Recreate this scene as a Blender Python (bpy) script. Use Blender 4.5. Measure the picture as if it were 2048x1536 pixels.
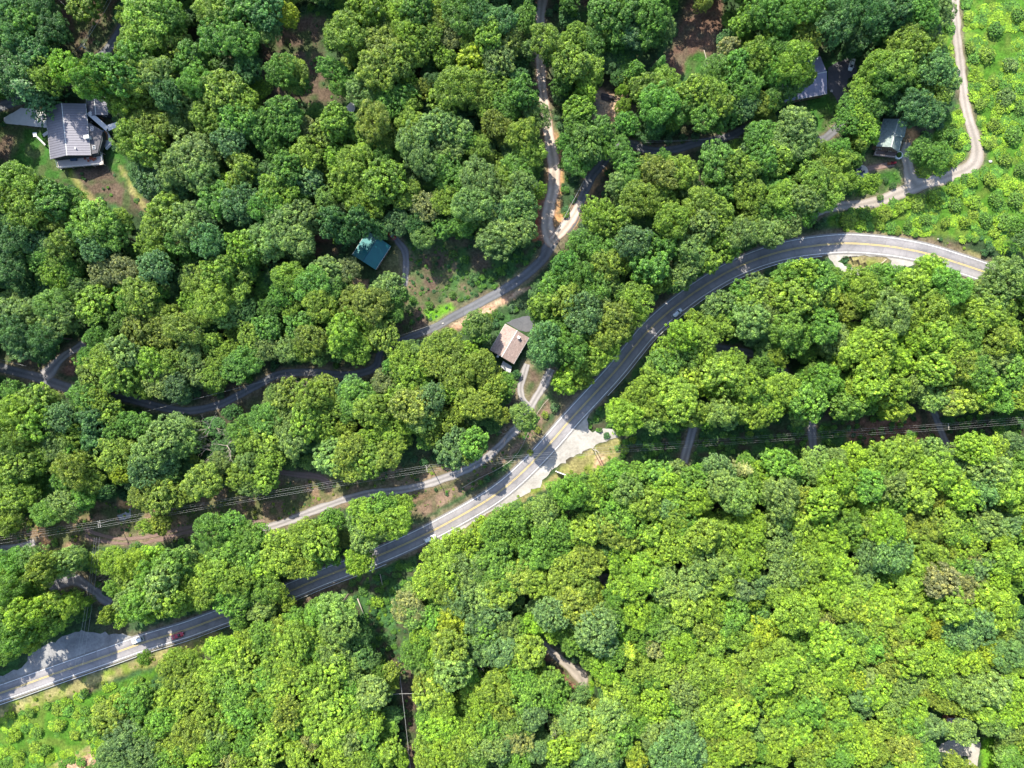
import bpy, math, random
import numpy as np
from mathutils import Vector, Matrix

for _o in list(bpy.data.objects):
    bpy.data.objects.remove(_o)
SC = bpy.context.scene
COL = SC.collection
R = math.radians

# ------------------------------------------------------------------ camera, sky, sun, exposure
CZ = 270.0                       # drone height above the valley floor
TAN = 204.8 / CZ                 # 0.2 m of ground per photo pixel (2048 wide)
cam = bpy.data.cameras.new('camera')
cam.angle = 2 * math.atan(TAN)
cam.clip_start = 1.0
cam.clip_end = 9000.0
camo = bpy.data.objects.new('camera', cam)
camo.location = (0, 0, CZ)
COL.objects.link(camo)
SC.camera = camo

SUN_AZ = math.atan2(-0.46, 0.88)  # towards the upper left of the picture
SUN_EL = R(44)
sdir = Vector((math.sin(SUN_AZ) * math.cos(SUN_EL), math.cos(SUN_AZ) * math.cos(SUN_EL), math.sin(SUN_EL)))
world = bpy.data.worlds.new('World')
SC.world = world
world.use_nodes = True
wn = world.node_tree
wn.nodes.clear()
_out = wn.nodes.new('ShaderNodeOutputWorld')
_bg = wn.nodes.new('ShaderNodeBackground')
_sky = wn.nodes.new('ShaderNodeTexSky')
_sky.sky_type = 'NISHITA'
_sky.sun_disc = False
_sky.sun_elevation = SUN_EL
_sky.sun_rotation = SUN_AZ
_bg.inputs['Strength'].default_value = 0.15
wn.links.new(_sky.outputs[0], _bg.inputs[0])
wn.links.new(_bg.outputs[0], _out.inputs[0])
sun = bpy.data.lights.new('sun', 'SUN')
sun.energy = 3.9
sun.angle = R(0.5)
sun.color = (1.0, 0.93, 0.79)
suno = bpy.data.objects.new('sun', sun)
suno.rotation_euler = sdir.to_track_quat('Z', 'Y').to_euler()
COL.objects.link(suno)
SC.view_settings.view_transform = 'Standard'
SC.view_settings.look = 'None'
SC.view_settings.gamma = 1.0
SC.view_settings.exposure = 1.62
SC.view_settings.use_curve_mapping = False
SC.cycles.max_bounces = 6
SC.cycles.diffuse_bounces = 3
SC.cycles.glossy_bounces = 2
SC.cycles.transmission_bounces = 3
SC.cycles.transparent_max_bounces = 4

# ------------------------------------------------------------------ terrain and the photo-to-world mapping
def H(x, y):
    x = np.asarray(x, float); y = np.asarray(y, float)
    h = 3.2 * np.sin(x / 74 + 0.4) * np.cos(y / 88 - 0.3) + 1.6 * np.sin(x / 41 + y / 57 + 1.1) + 0.02 * (x - y) * 0.3
    r = np.hypot(x, y)
    far = np.clip((r - 380) / 900, 0, 1)
    hills = 150 * (0.5 + 0.5 * np.sin(x / 310 + 1.7 * np.cos(y / 420))) * (0.45 + 0.55 * np.cos(y / 260 + x / 700))
    return h + far * (hills - 10)

def at(px, py, z):
    """world x, y of a photo pixel on the level z"""
    k = (CZ - z) * TAN / 1024.0
    return (px - 1024.0) * k, (768.0 - py) * k

def gp(px, py, dz=0.0):
    """the point dz above the ground that a photo pixel shows"""
    z = dz
    for _ in range(4):
        x, y = at(px, py, z)
        z = float(H(x, y)) + dz
    return Vector((x, y, z))

def gpn(px, py, dz=0.0):
    px = np.asarray(px, float); py = np.asarray(py, float)
    z = np.full(px.shape, float(dz))
    for _ in range(4):
        k = (CZ - z) * TAN / 1024.0
        x = (px - 1024) * k; y = (768 - py) * k
        z = H(x, y) + dz
    return x, y, z

def to_px(x, y, z):
    k = (CZ - z) * TAN / 1024.0
    return 1024 + x / k, 768 - y / k

# ------------------------------------------------------------------ bookkeeping
def tag(o, label=None, cat=None, group=None, kind=None):
    if label: o['label'] = label
    if cat: o['category'] = cat
    if group: o['group'] = group
    if kind: o['kind'] = kind
    return o

def empty(name, loc, rz=0.0, label=None, cat=None, group=None):
    o = bpy.data.objects.new(name, None)
    o.empty_display_size = 0.5
    o.location = loc
    o.rotation_euler = (0, 0, rz)
    COL.objects.link(o)
    return tag(o, label, cat, group)

def link(name, me, parent=None, loc=None):
    o = bpy.data.objects.new(name, me)
    COL.objects.link(o)
    if parent is not None: o.parent = parent
    if loc is not None: o.location = loc
    return o

def copy_tree(o, parent=None):
    c = o.copy(); COL.objects.link(c)
    if parent is not None: c.parent = parent
    for ch in list(o.children): copy_tree(ch, c)
    return c

def mesh_np(name, V, F, mat, attrs=None, smooth=False):
    """V (n,3), F (m,k) with k equal for all faces"""
    me = bpy.data.meshes.new(name)
    V = np.ascontiguousarray(V, np.float32); F = np.ascontiguousarray(F, np.int32)
    m, k = F.shape
    me.vertices.add(len(V)); me.loops.add(m * k); me.polygons.add(m)
    me.vertices.foreach_set('co', V.ravel())
    me.loops.foreach_set('vertex_index', F.ravel())
    me.polygons.foreach_set('loop_start', np.arange(m, dtype=np.int32) * k)
    me.polygons.foreach_set('loop_total', np.full(m, k, np.int32))
    if smooth: me.polygons.foreach_set('use_smooth', np.ones(m, bool))
    for an, (ty, data) in (attrs or {}).items():
        a = me.attributes.new(an, ty, 'POINT')
        key = {'FLOAT': 'value', 'FLOAT_VECTOR': 'vector', 'FLOAT_COLOR': 'color', 'INT': 'value'}[ty]
        a.data.foreach_set(key, np.ascontiguousarray(data).ravel())
    me.update(calc_edges=True)
    if mat: me.materials.append(mat)
    return me

class MB:
    """collects boxes, slabs, tubes into one mesh"""
    def __init__(s): s.v = []; s.f = []
    def add(s, vs, fs):
        b = len(s.v); s.v += [tuple(v) for v in vs]; s.f += [tuple(i + b for i in f) for f in fs]; return s
    def box(s, c, size, rz=0.0, rx=0.0):
        hx, hy, hz = size[0] / 2, size[1] / 2, size[2] / 2
        M = Matrix.Rotation(rz, 3, 'Z') @ Matrix.Rotation(rx, 3, 'X')
        vs = [M @ Vector((x, y, z)) + Vector(c) for z in (-hz, hz) for (x, y) in ((-hx, -hy), (hx, -hy), (hx, hy), (-hx, hy))]
        return s.add(vs, [(3, 2, 1, 0), (4, 5, 6, 7), (0, 1, 5, 4), (1, 2, 6, 5), (2, 3, 7, 6), (3, 0, 4, 7)])
    def prism(s, poly, z0, z1):
        """poly: list of (x,y) counter-clockwise"""
        n = len(poly)
        vs = [(x, y, z0) for x, y in poly] + [(x, y, z1) for x, y in poly]
        fs = [tuple(range(n - 1, -1, -1)), tuple(range(n, 2 * n))] + [(i, (i + 1) % n, n + (i + 1) % n, n + i) for i in range(n)]
        return s.add(vs, fs)
    def slab(s, quad, t):
        """a sheet through 4 points, thickness t downward along its normal"""
        q = [Vector(p) for p in quad]
        n = (q[1] - q[0]).cross(q[3] - q[0]).normalized()
        if n.z < 0: q = q[::-1]; n = -n
        vs = [p - n * t for p in q] + q
        return s.add(vs, [(3, 2, 1, 0), (4, 5, 6, 7), (0, 1, 5, 4), (1, 2, 6, 5), (2, 3, 7, 6), (3, 0, 4, 7)])
    def tube(s, pts, radii, n=5, cap=True):
        pts = [Vector(p) for p in pts]
        rings = []
        for i, p in enumerate(pts):
            d = (pts[min(i + 1, len(pts) - 1)] - pts[max(i - 1, 0)])
            if d.length < 1e-6: d = Vector((0, 0, 1))
            d.normalize()
            a = d.cross(Vector((0, 0, 1)) if abs(d.z) < 0.9 else Vector((1, 0, 0))).normalized(); b = d.cross(a)
            r = radii[i] if hasattr(radii, '__len__') else radii
            rings.append([p + (a * math.cos(2 * math.pi * k / n) + b * math.sin(2 * math.pi * k / n)) * r for k in range(n)])
        vs = [v for ring in rings for v in ring]
        fs = [(i * n + k, i * n + (k + 1) % n, (i + 1) * n + (k + 1) % n, (i + 1) * n + k) for i in range(len(pts) - 1) for k in range(n)]
        if cap: fs += [tuple(range(n - 1, -1, -1)), tuple((len(pts) - 1) * n + k for k in range(n))]
        return s.add(vs, fs)
    def disc(s, c, r, z0, z1, n=20, rx=1.0):
        return s.prism([(c[0] + r * math.cos(2 * math.pi * k / n), c[1] + rx * r * math.sin(2 * math.pi * k / n)) for k in range(n)], z0, z1)
    def mesh(s, name, mat, smooth=False):
        me = bpy.data.meshes.new(name)
        me.from_pydata(s.v, [], s.f); me.update()
        if mat: me.materials.append(mat)
        if smooth:
            for p in me.polygons: p.use_smooth = True
        return me
    def build(s, name, mat, parent=None, bevel=0.0, smooth=False):
        o = link(name, s.mesh(name, mat, smooth), parent)
        if bevel:
            b = o.modifiers.new('bevel', 'BEVEL'); b.width = bevel; b.segments = 2; b.limit_method = 'ANGLE'
        return o

# ------------------------------------------------------------------ materials
def mat_new(name):
    m = bpy.data.materials.new(name); m.use_nodes = True
    nt = m.node_tree; nt.nodes.clear()
    out = nt.nodes.new('ShaderNodeOutputMaterial')
    return m, nt, out

def simple(name, col, rough=0.7, metal=0.0, spec=0.4, noise=0.15, scale=1.5, bump=0.0, coat=0.0):
    """a colour with its own uneven wear"""
    m, nt, out = mat_new(name)
    N = nt.nodes; L = nt.links
    p = N.new('ShaderNodeBsdfPrincipled')
    p.inputs['Roughness'].default_value = rough; p.inputs['Metallic'].default_value = metal
    p.inputs['Specular IOR Level'].default_value = spec
    p.inputs['Coat Weight'].default_value = coat
    tc = N.new('ShaderNodeTexCoord'); no = N.new('ShaderNodeTexNoise')
    no.inputs['Scale'].default_value = scale; no.inputs['Detail'].default_value = 6
    L.new(tc.outputs['Object'], no.inputs['Vector'])
    mx = N.new('ShaderNodeMix'); mx.data_type = 'RGBA'
    c = list(col) + [1]
    mx.inputs[6].default_value = [v * (1 - noise) for v in col] + [1]
    mx.inputs[7].default_value = [min(1, v * (1 + noise)) for v in col] + [1]
    L.new(no.outputs['Fac'], mx.inputs[0]); L.new(mx.outputs[2], p.inputs['Base Color'])
    if bump:
        b = N.new('ShaderNodeBump'); b.inputs['Strength'].default_value = bump; b.inputs['Distance'].default_value = 0.1
        L.new(no.outputs['Fac'], b.inputs['Height']); L.new(b.outputs[0], p.inputs['Normal'])
    L.new(p.outputs[0], out.inputs[0])
    return m

def leaf_material(name):
    """colour = the tree's own tint x a random tone of each leaf cluster; light also comes through the leaf"""
    m, nt, out = mat_new(name)
    N = nt.nodes; L = nt.links
    ti = N.new('ShaderNodeAttribute'); ti.attribute_type = 'INSTANCER'; ti.attribute_name = 'tint'
    lf = N.new('ShaderNodeAttribute'); lf.attribute_name = 'lf'
    cl = N.new('ShaderNodeAttribute'); cl.attribute_name = 'cl'
    s1 = N.new('ShaderNodeMapRange'); s1.inputs['To Min'].default_value = 0.55; s1.inputs['To Max'].default_value = 1.45
    L.new(lf.outputs['Fac'], s1.inputs['Value'])
    s2 = N.new('ShaderNodeMapRange'); s2.inputs['To Min'].default_value = 0.72; s2.inputs['To Max'].default_value = 1.28
    L.new(cl.outputs['Fac'], s2.inputs['Value'])
    mu = N.new('ShaderNodeMath'); mu.operation = 'MULTIPLY'
    L.new(s1.outputs[0], mu.inputs[0]); L.new(s2.outputs[0], mu.inputs[1])
    vm = N.new('ShaderNodeVectorMath'); vm.operation = 'SCALE'
    L.new(ti.outputs['Vector'], vm.inputs[0]); L.new(mu.outputs[0], vm.inputs['Scale'])
    # young clusters are yellower, and brighter to put leaf highlights into the colour
    yl = N.new('ShaderNodeVectorMath'); yl.operation = 'MULTIPLY'; yl.inputs[1].default_value = (1.42, 1.25, 0.9)
    L.new(vm.outputs[0], yl.inputs[0])
    st = N.new('ShaderNodeMapRange'); st.inputs['From Min'].default_value = 0.35; st.inputs['From Max'].default_value = 1.0
    L.new(cl.outputs['Fac'], st.inputs['Value'])
    mx = N.new('ShaderNodeMix'); mx.data_type = 'VECTOR'
    L.new(st.outputs[0], mx.inputs[0]); L.new(vm.outputs[0], mx.inputs[4]); L.new(yl.outputs[0], mx.inputs[5])
    p = N.new('ShaderNodeBsdfPrincipled'); p.inputs['Roughness'].default_value = 0.5
    p.inputs['Specular IOR Level'].default_value = 0.28
    L.new(mx.outputs[1], p.inputs['Base Color'])
    tr = N.new('ShaderNodeBsdfTranslucent')
    tw = N.new('ShaderNodeVectorMath'); tw.operation = 'MULTIPLY'; tw.inputs[1].default_value = (1.5, 1.6, 0.7)
    L.new(mx.outputs[1], tw.inputs[0]); L.new(tw.outputs[0], tr.inputs['Color'])
    ms = N.new('ShaderNodeMixShader'); ms.inputs[0].default_value = 0.28
    L.new(p.outputs[0], ms.inputs[1]); L.new(tr.outputs[0], ms.inputs[2]); L.new(ms.outputs[0], out.inputs[0])
    return m

M_LEAF = leaf_material('leaf')
M_BARK = simple('bark', (0.16, 0.13, 0.10), 0.95, noise=0.4, scale=4, bump=0.5)
M_PALE = simple('bare_wood', (0.30, 0.26, 0.22), 0.9, noise=0.25, scale=4)
M_CONC = simple('concrete', (0.42, 0.42, 0.42), 0.9, noise=0.18, scale=0.8, bump=0.2)
M_WHITE = simple('white_paint', (0.78, 0.77, 0.74), 0.6, noise=0.06)
M_DARK = simple('dark_siding', (0.035, 0.045, 0.05), 0.8)
M_GLASS = simple('window_glass', (0.03, 0.04, 0.05), 0.08, spec=0.8, noise=0.02)
M_WOODL = simple('deck_wood', (0.44, 0.38, 0.35), 0.85, noise=0.2, scale=3)
M_WOODD = simple('dark_wood', (0.05, 0.035, 0.028), 0.9, noise=0.3, scale=3)
M_BROWN = simple('brown_wood', (0.20, 0.10, 0.05), 0.8, noise=0.25)
M_STEEL = simple('galvanised_steel', (0.55, 0.56, 0.57), 0.45, metal=0.6, noise=0.1)
M_WIRE = simple('wire_metal', (0.30, 0.30, 0.29), 0.5, metal=0.2, noise=0.05)
M_WIRED = simple('weathered_wire', (0.10, 0.10, 0.10), 0.7, noise=0.05)
M_POLE = simple('pole_wood', (0.34, 0.30, 0.26), 0.9, noise=0.3, scale=6)
M_BRICK = simple('red_brick', (0.28, 0.12, 0.09), 0.9, noise=0.3, scale=8)
M_TYRE = simple('tyre_rubber', (0.02, 0.02, 0.02), 0.9)
M_RED = simple('red_paint', (0.42, 0.02, 0.035), 0.4, noise=0.1)
M_STONE = simple('stone', (0.38, 0.36, 0.33), 0.9, noise=0.25, scale=1.2, bump=0.4)

# ------------------------------------------------------------------ ground zones, in photo pixels of the ground
ZONES = [  # (kind, polygon, feather px, leafy clumps per m2)
 ('kudzu', [(1924,-60),(2180,-60),(2180,540),(1985,495),(1960,472),(1915,482),(1860,470),(1800,462),(1720,462),(1655,455),(1655,425),(1700,416),(1790,398),(1850,378),(1930,350),(1972,322),(1964,270),(1944,200),(1932,100)], 5, .30),
 ('kudzu', [(1822,300),(1850,280),(1885,250),(1920,200),(1932,240),(1948,300),(1915,332),(1860,352),(1830,345)], 4, .25),
 ('kudzu', [(1885,55),(1910,45),(1916,150),(1895,130)], 3, .25),
 ('dry', [(1655,466),(1700,460),(1800,462),(1870,475),(1960,508),(1980,530),(1925,514),(1870,496),(1760,472),(1680,469)], 3, .05),
 ('brown', [(1800,466),(1850,472),(1900,485),(1930,500),(1940,512),(1880,495),(1820,480)], 6, .0),
 ('grass', [(812,500),(850,478),(930,478),(950,560),(945,590),(880,632),(815,655),(800,600),(806,560)], 6, .15),
 ('brown', [(836,505),(870,500),(905,500),(890,560),(870,600),(845,600),(840,550)], 14, .0),
 ('brown', [(800,640),(850,600),(880,632),(850,660),(805,690)], 8, .02),
 ('olive', [(765,525),(790,492),(806,512),(804,560),(775,560),(755,545)], 3, .0),
 ('lawn', [(-40,246),(95,262),(102,318),(140,345),(160,380),(60,345),(-40,340)], 5, .0),
 ('brown', [(-40,250),(40,256),(30,300),(10,345),(-40,345)], 10, .0),
 ('brown', [(145,342),(212,322),(300,405),(295,430),(200,402),(180,385)], 5, .03),
 ('lawn', [(212,290),(240,300),(260,350),(300,400),(260,380),(220,340)], 5, .02),
 ('dry', [(130,335),(142,338),(165,372),(185,392),(210,412),(195,416),(168,395),(148,365)], 3, .0),
 ('dry', [(236,330),(246,335),(275,385),(300,420),(290,425),(262,385)], 3, .0),
 ('red', [(1300,150),(1340,92),(1362,40),(1392,-40),(1450,-40),(1448,50),(1432,100),(1410,132),(1350,156)], 6, .0),
 ('lawn', [(1370,120),(1395,100),(1420,115),(1420,150),(1370,158)], 5, .05),
 ('red', [(1110,-30),(1190,-30),(1190,14),(1120,22)], 5, .02),
 ('redstrong', [(1258,30),(1270,34),(1268,72),(1255,66)], 3, .0),
 ('tan', [(1184,178),(1240,186),(1252,200),(1240,240),(1215,252),(1186,240)], 5, .0),
 ('under', [(1228,884),(1360,850),(1500,846),(2180,815),(2180,880),(1620,900),(1300,926),(1240,915)], 5, .07),
 ('redbrown', [(1690,838),(1868,828),(1886,884),(1700,890)], 7, .0),
 ('mixed', [(-60,1040),(120,1030),(200,1005),(280,1010),(400,990),(560,945),(640,950),(860,925),(900,900),(1030,850),(1060,830),(1095,840),(1080,880),(1000,930),(960,970),(880,1010),(820,1030),(780,1004),(620,1034),(520,1062),(400,1078),(300,1088),(190,1092),(120,1112),(-60,1118)], 5, .06),
 ('brush', [(1095,800),(1104,824),(1064,876),(1010,925),(930,985),(830,1046),(826,1012),(900,975),(980,930),(1050,870)], 4, .03),
 ('dry', [(1000,1006),(1090,960),(1150,915),(1186,895),(1238,872),(1250,900),(1190,940),(1100,975),(985,1036),(900,1086),(884,1086)], 3, .04),
 ('tan', [(1186,905),(1212,910),(1208,935),(1190,938)], 5, .0),
 ('dry', [(-60,1436),(220,1338),(430,1256),(440,1270),(390,1310),(280,1338),(150,1392),(-60,1462)], 5, .03),
 ('kudzu', [(-60,1452),(150,1396),(290,1346),(335,1326),(260,1400),(200,1440),(200,1500),(150,1600),(-60,1600)], 5, .16),
 ('tan', [(88,1550),(140,1522),(192,1504),(205,1600),(80,1600)], 3, .0),
 ('dry', [(95,1536),(140,1508),(178,1492),(186,1502),(140,1522),(104,1545)], 3, .0),
 ('lawnbright', [(733,1202),(764,1194),(798,1216),(826,1268),(800,1290),(782,1272),(742,1228)], 3, .05),
 ('under', [(690,1150),(850,1108),(820,1180),(850,1270),(800,1335),(765,1330),(700,1250)], 6, .10),
 ('brown', [(770,1300),(826,1330),(830,1400),(838,1600),(814,1600),(806,1420),(780,1340)], 5, .03),
 ('brown', [(105,-40),(250,-40),(205,80),(160,104),(125,60)], 6, .02),
 ('brown', [(525,30),(650,30),(640,100),(705,190),(655,212),(560,205),(515,130)], 10, .03),
 ('lawnbright', [(848,624),(902,608),(908,622),(866,652)], 4, .0),
 ('tan', [(945,618),(1050,572),(1062,576),(1000,612),(965,640),(900,668),(897,650)], 4, .02),
 ('redstrong', [(1068,395),(1092,370),(1100,440),(1096,492),(1066,478)], 4, .0),
 ('orange', [(1088,270),(1118,262),(1124,330),(1120,400),(1112,460),(1098,450),(1092,330)], 5, .0),
 ('orange', [(1118,440),(1150,405),(1200,325),(1215,330),(1175,400),(1150,455),(1120,470)], 4, .0),
 ('redbrown', [(610,462),(660,462),(672,505),(625,512)], 7, .0),
 ('tan', [(702,556),(736,562),(738,586),(706,582)], 4, .0),
 ('under', [(1182,824),(1230,800),(1240,850),(1212,858),(1195,864),(1177,856),(1176,838)], 2, .08),
 ('orange', [(70,1040),(86,1046),(100,1090),(98,1106),(84,1100)], 3, .0),
 ('orange', [(236,996),(262,1002),(260,1018),(240,1012)], 3, .0),
 ('lawnbright', [(1966,1478),(1990,1478),(1996,1600),(1956,1600)], 3, .05),
 ('lawn', [(1712,372),(1738,346),(1794,340),(1804,356),(1800,380),(1762,402),(1700,404)], 4, .05),
 ('olive', [(1726,310),(1746,312),(1790,318),(1786,326),(1720,330)], 4, .0),
 ('redbrown', [(1730,330),(1785,325),(1785,334),(1728,344)], 2, .0),
 ('orange', [(1812,250),(1835,262),(1835,300),(1818,290)], 6, .02),
 ('dry', [(1822,345),(1845,358),(1900,344),(1900,352),(1850,366),(1828,362)], 3, .02),
 ('lawn', [(1596,200),(1656,190),(1672,240),(1640,265),(1600,250)], 4, .04),
 ('dry', [(1686,508),(1760,510),(1782,514),(1774,538),(1700,536)], 3, .0),
 ('redbrown', [(115,715),(160,715),(170,752),(140,755),(118,740)], 4, .02),
 ('under', [(700,1010),(830,1012),(800,1040),(690,1050)], 4, .05),
 ('brown', [(1060,735),(1084,745),(1060,800),(1048,790)], 4, .02),
 ('under', [(930,560),(1080,480),(1070,520),(1020,555),(960,592)], 5, .10),
 ('redbrown', [(1090,1290),(1100,1315),(1150,1370),(1160,1395),(1110,1350),(1085,1315)], 4, .0),
 ('lawnbright', [(1181,1340),(1190,1350),(1182,1395),(1170,1385)], 3, .03),
 ('brown', [(560,1186),(700,1140),(760,1130),(740,1160),(640,1200),(570,1230)], 5, .03),
]
ZCOL = dict(kudzu=(.05,.125,.013), grass=(.045,.10,.028), lawn=(.032,.09,.016), lawnbright=(.085,.20,.016), olive=(.11,.11,.05),
            dry=(.20,.18,.075), tan=(.42,.30,.20), brown=(.085,.062,.045), red=(.10,.062,.045), redstrong=(.34,.09,.05), redbrown=(.17,.09,.062),
            under=(.038,.09,.026), mixed=(.07,.08,.032), brush=(.15,.105,.075), orange=(.42,.22,.10), forest=(.032,.058,.024))

# ------------------------------------------------------------------ roads seen between the crowns, in photo pixels
def catmull(pts, step=6.0):
    P = [np.array(p, float) for p in pts]
    P = [2 * P[0] - P[1]] + P + [2 * P[-1] - P[-2]]
    out = []
    for i in range(1, len(P) - 2):
        n = max(2, int(np.hypot(*(P[i + 1] - P[i])[:2]) / step))
        for k in range(n):
            t = k / n
            out.append(0.5 * (2 * P[i] + (P[i + 1] - P[i - 1]) * t + (2 * P[i - 1] - 5 * P[i] + 4 * P[i + 1] - P[i + 2]) * t * t + (3 * P[i] - P[i - 1] - 3 * P[i + 1] + P[i + 2]) * t ** 3))
    out.append(P[-2])
    return np.array(out)

HWY = [(-90,1413,15),(0,1386,15),(110,1347,15),(217,1310,15),(293,1283,15),(370,1260,15),(433,1237,15),(520,1206,15),(589,1178,15),(636,1158,15),(680,1141,15),(740,1118,15),(799,1093,15),(848,1070,15),(887,1050,15.5),(941,1020,15.5),(985,993,15.5),(1024,963,15.5),(1064,925,15.5),(1104,882,16),(1141,839,16),(1191,785,16),(1231,741,16),(1264,700,16),(1292,666,16),(1324,635,16),(1357,608,16),(1400,577,16),(1457,543,16),(1520,516,16.5),(1586,498,17),(1659,488.5,17.5),(1705,487,17.5),(1760,491,17.5),(1804,497,17.5),(1860,509,17.5),(1927,530,17.5),(1990,552,17.5),(2140,610,17.5)]
ROADS = [ # name, label words, material, centreline (x, y, half width), visible stretches kept clear of filler trees
 ('lane', 'asphalt', [(-80,715,9),(0,735,9),(27,742,9),(83,757,10),(133,775,10),(190,790,8),(243,795,7.5),(283,805,7.5),(333,817,8),(380,822,8),(433,811,8),(467,796,8),(512,772,8),(562,748,8),(629,745,8),(679,750,8),(722,746,8),(752,732,8),(762,705,7),(800,682,7),(869,655,8),(909,632,9),(972,599,9),(1024,569,9.5),(1057,545,9.5),(1085,518,10),(1097,495,13),(1112,472,12),(1141,443,12),(1164,395,9),(1184,353,9),(1206,326,9),(1228,296,8),(1258,286,8),(1287,298,8),(1320,302,8),(1357,297,8),(1391,287,8),(1457,273,8),(1507,252,8),(1570,262,8),(1633,280,8),(1666,263,8),(1690,230,8),(1690,190,9)]),
 ('dirt_road', 'dirtroad', [(1093,-60,10),(1085,0,10),(1081,33,10),(1079,80,10),(1081,133,10),(1087,200,10),(1096,265,11),(1106,320,12),(1107,370,12),(1100,410,13),(1094,445,13),(1100,475,14),(1108,490,10)]),
 ('gravel_road', 'gravelroad', [(1104,738,8),(1084,775,8),(1062,812,8),(1045,845,8),(1022,867,8),(992,899,8),(945,933,8),(879,960,8),(812,979,8),(745,985,8),(712,993,8),(672,1005,8),(622,1024,8),(560,1048,8),(520,1060,8)]),
 ('mountain_road', 'graveltan', [(1908,-80,8.5),(1911,0,8.5),(1913,50,8.5),(1918,100,8.5),(1922,140,8.5),(1927,187,9),(1934,227,10),(1944,260,11),(1953,293,13),(1950,322,14),(1930,340,13),(1903,350,12),(1853,366,12),(1803,384,12),(1763,400,11),(1723,409,9),(1680,411,9),(1640,425,8),(1600,440,8)]),
 ('driveway', 'graveltan', [(1832,372,22),(1822,356,15),(1816,335,11),(1813,310,11),(1814,285,8)]),
 ('path', 'mulchpath', [(1724,340,7),(1752,334,5),(1788,327,5)]),
 ('driveway', 'asphaltworn', [(788,470,5),(797,484,6),(808,500,8),(812,520,8),(811,545,7),(809,572,7)]),
 ('upper_road', 'asphalt', [(275,-80,10),(262,0,10),(245,50,9),(222,90,9),(190,125,10),(140,160,10),(70,188,10),(25,205,10),(-60,232,10)]),
 ('gravel_track', 'gravelroad', [(170,688,9),(142,702,8),(118,722,9),(100,742,13),(88,752,14)]),
 ('woodland_lane', 'asphaltworn', [(1410,690,7),(1447,698,8),(1491,705,8),(1530,718,8),(1568,744,8),(1600,790,8),(1622,830,8),(1624,860,8.5),(1627,905,9),(1630,950,8)]),
 ('driveway', 'gravelroad', [(1400,820,9),(1385,858,9),(1377,890,9),(1367,925,9)]),
 ('driveway', 'asphaltworn', [(1850,790,7),(1869,827,7),(1878,850,7),(1892,890,7.5),(1905,920,7)]),
 ('lane', 'asphaltworn', [(95,1172,9),(117,1167,12),(150,1160,12),(180,1176,9),(200,1192,9),(222,1206,7)]),
 ('driveway', 'gravelroad', [(-50,1108,10),(0,1100,9),(40,1094,8),(70,1084,6)]),
 ('farm_track', 'gravelroad', [(1054,728,6),(1047,752,7),(1041,776,7),(1046,798,7),(1060,812,6)]),
 ('two_track', 'mulchpath', [(172,1068,3),(180,1077,3),(233,1086,3),(283,1087,3),(317,1079,3),(400,1060,3),(470,1052,3),(530,1050,3)]),
 ('two_track', 'mulchpath', [(172,1058,3),(190,1066,3),(233,1076,3),(283,1077,3),(317,1068,3),(400,1050,3),(470,1043,3),(530,1042,3)]),
 ('dirt_fork', 'dirtroad', [(1103,482,9),(1118,468,11),(1135,448,11),(1150,425,9),(1160,402,6)]),
 ('overgrown_track', 'mulchpath', [(550,944,5),(600,950,6),(640,955,6),(660,968,5)]),
 ('track', 'graveltan', [(1083,1284,6),(1094,1296,7),(1118,1316,8),(1138,1332,9),(1160,1352,15),(1170,1374,6)]),
]
# stretches that no filler crown may hide (x, y, radius px)
CLEAR = []
def clear_line(pts, w):
    c = catmull([(a, b, 0) for a, b in pts], 8)
    CLEAR.extend([(p[0], p[1], w) for p in c])
clear_line([(0,1372),(110,1335),(217,1295),(293,1270),(430,1245)], 34)
clear_line([(589,1180),(680,1145)], 22); clear_line([(770,1108),(887,1053),(1024,963),(1104,882),(1191,788),(1264,702),(1357,611),(1460,545),(1560,508),(1659,492),(1830,512)], 26)
clear_line([(1905,528),(1955,545)], 16)
clear_line([(0,735),(135,775)], 16); clear_line([(240,794),(333,817),(467,796),(530,765),(629,747),(722,746),(755,730),(762,705)], 13)
clear_line([(869,655),(920,628),(1024,567),(1085,520)], 15); clear_line([(1100,505),(1130,455),(1164,395),(1190,345)], 13)
clear_line([(1085,0),(1080,45)], 12); clear_line([(1080,115),(1084,200)], 12); clear_line([(1094,260),(1106,330),(1104,400),(1096,450)], 17)
clear_line([(1265,288),(1295,302)], 8); clear_line([(1340,300),(1400,285),(1500,255)], 9); clear_line([(1635,280),(1668,264)], 8)
clear_line([(1104,738),(1062,812)], 10); clear_line([(1025,862),(992,899),(945,933),(879,960),(745,985),(622,1024),(540,1056)], 13)
clear_line([(1911,0),(1918,100)], 9); clear_line([(1922,150),(1930,215),(1953,300),(1930,340),(1853,366),(1763,400),(1680,411)], 15)
clear_line([(1818,350),(1812,290)], 13); clear_line([(1720,342),(1790,326)], 13)
clear_line([(790,474),(811,510),(810,570)], 10)
clear_line([(235,60),(225,80)], 9); clear_line([(205,100),(192,118)], 9); clear_line([(30,205),(0,222)], 9)
clear_line([(165,690),(100,742)], 12)
clear_line([(1448,698),(1495,706)], 9); clear_line([(1562,738),(1570,748)], 6)
clear_line([(1384,858),(1370,915)], 11); clear_line([(1624,850),(1627,898)], 10); clear_line([(1868,828),(1890,880)], 9)
clear_line([(115,1167),(150,1160),(180,1176),(220,1205)], 13); clear_line([(0,1100),(45,1094)], 9)
clear_line([(1094,1296),(1138,1332),(1170,1360)], 9)
clear_line([(60,225),(0,240)], 22); clear_line([(125,215),(140,310)], 52); clear_line([(190,205),(215,250),(200,330)], 22)
clear_line([(735,505),(750,520)], 36); clear_line([(1012,665),(1028,705)], 38); clear_line([(1035,645),(1055,640)], 12)
clear_line([(1640,120),(1640,180),(1610,185)], 18); clear_line([(1670,130),(1690,150),(1670,195)], 22)
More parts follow.
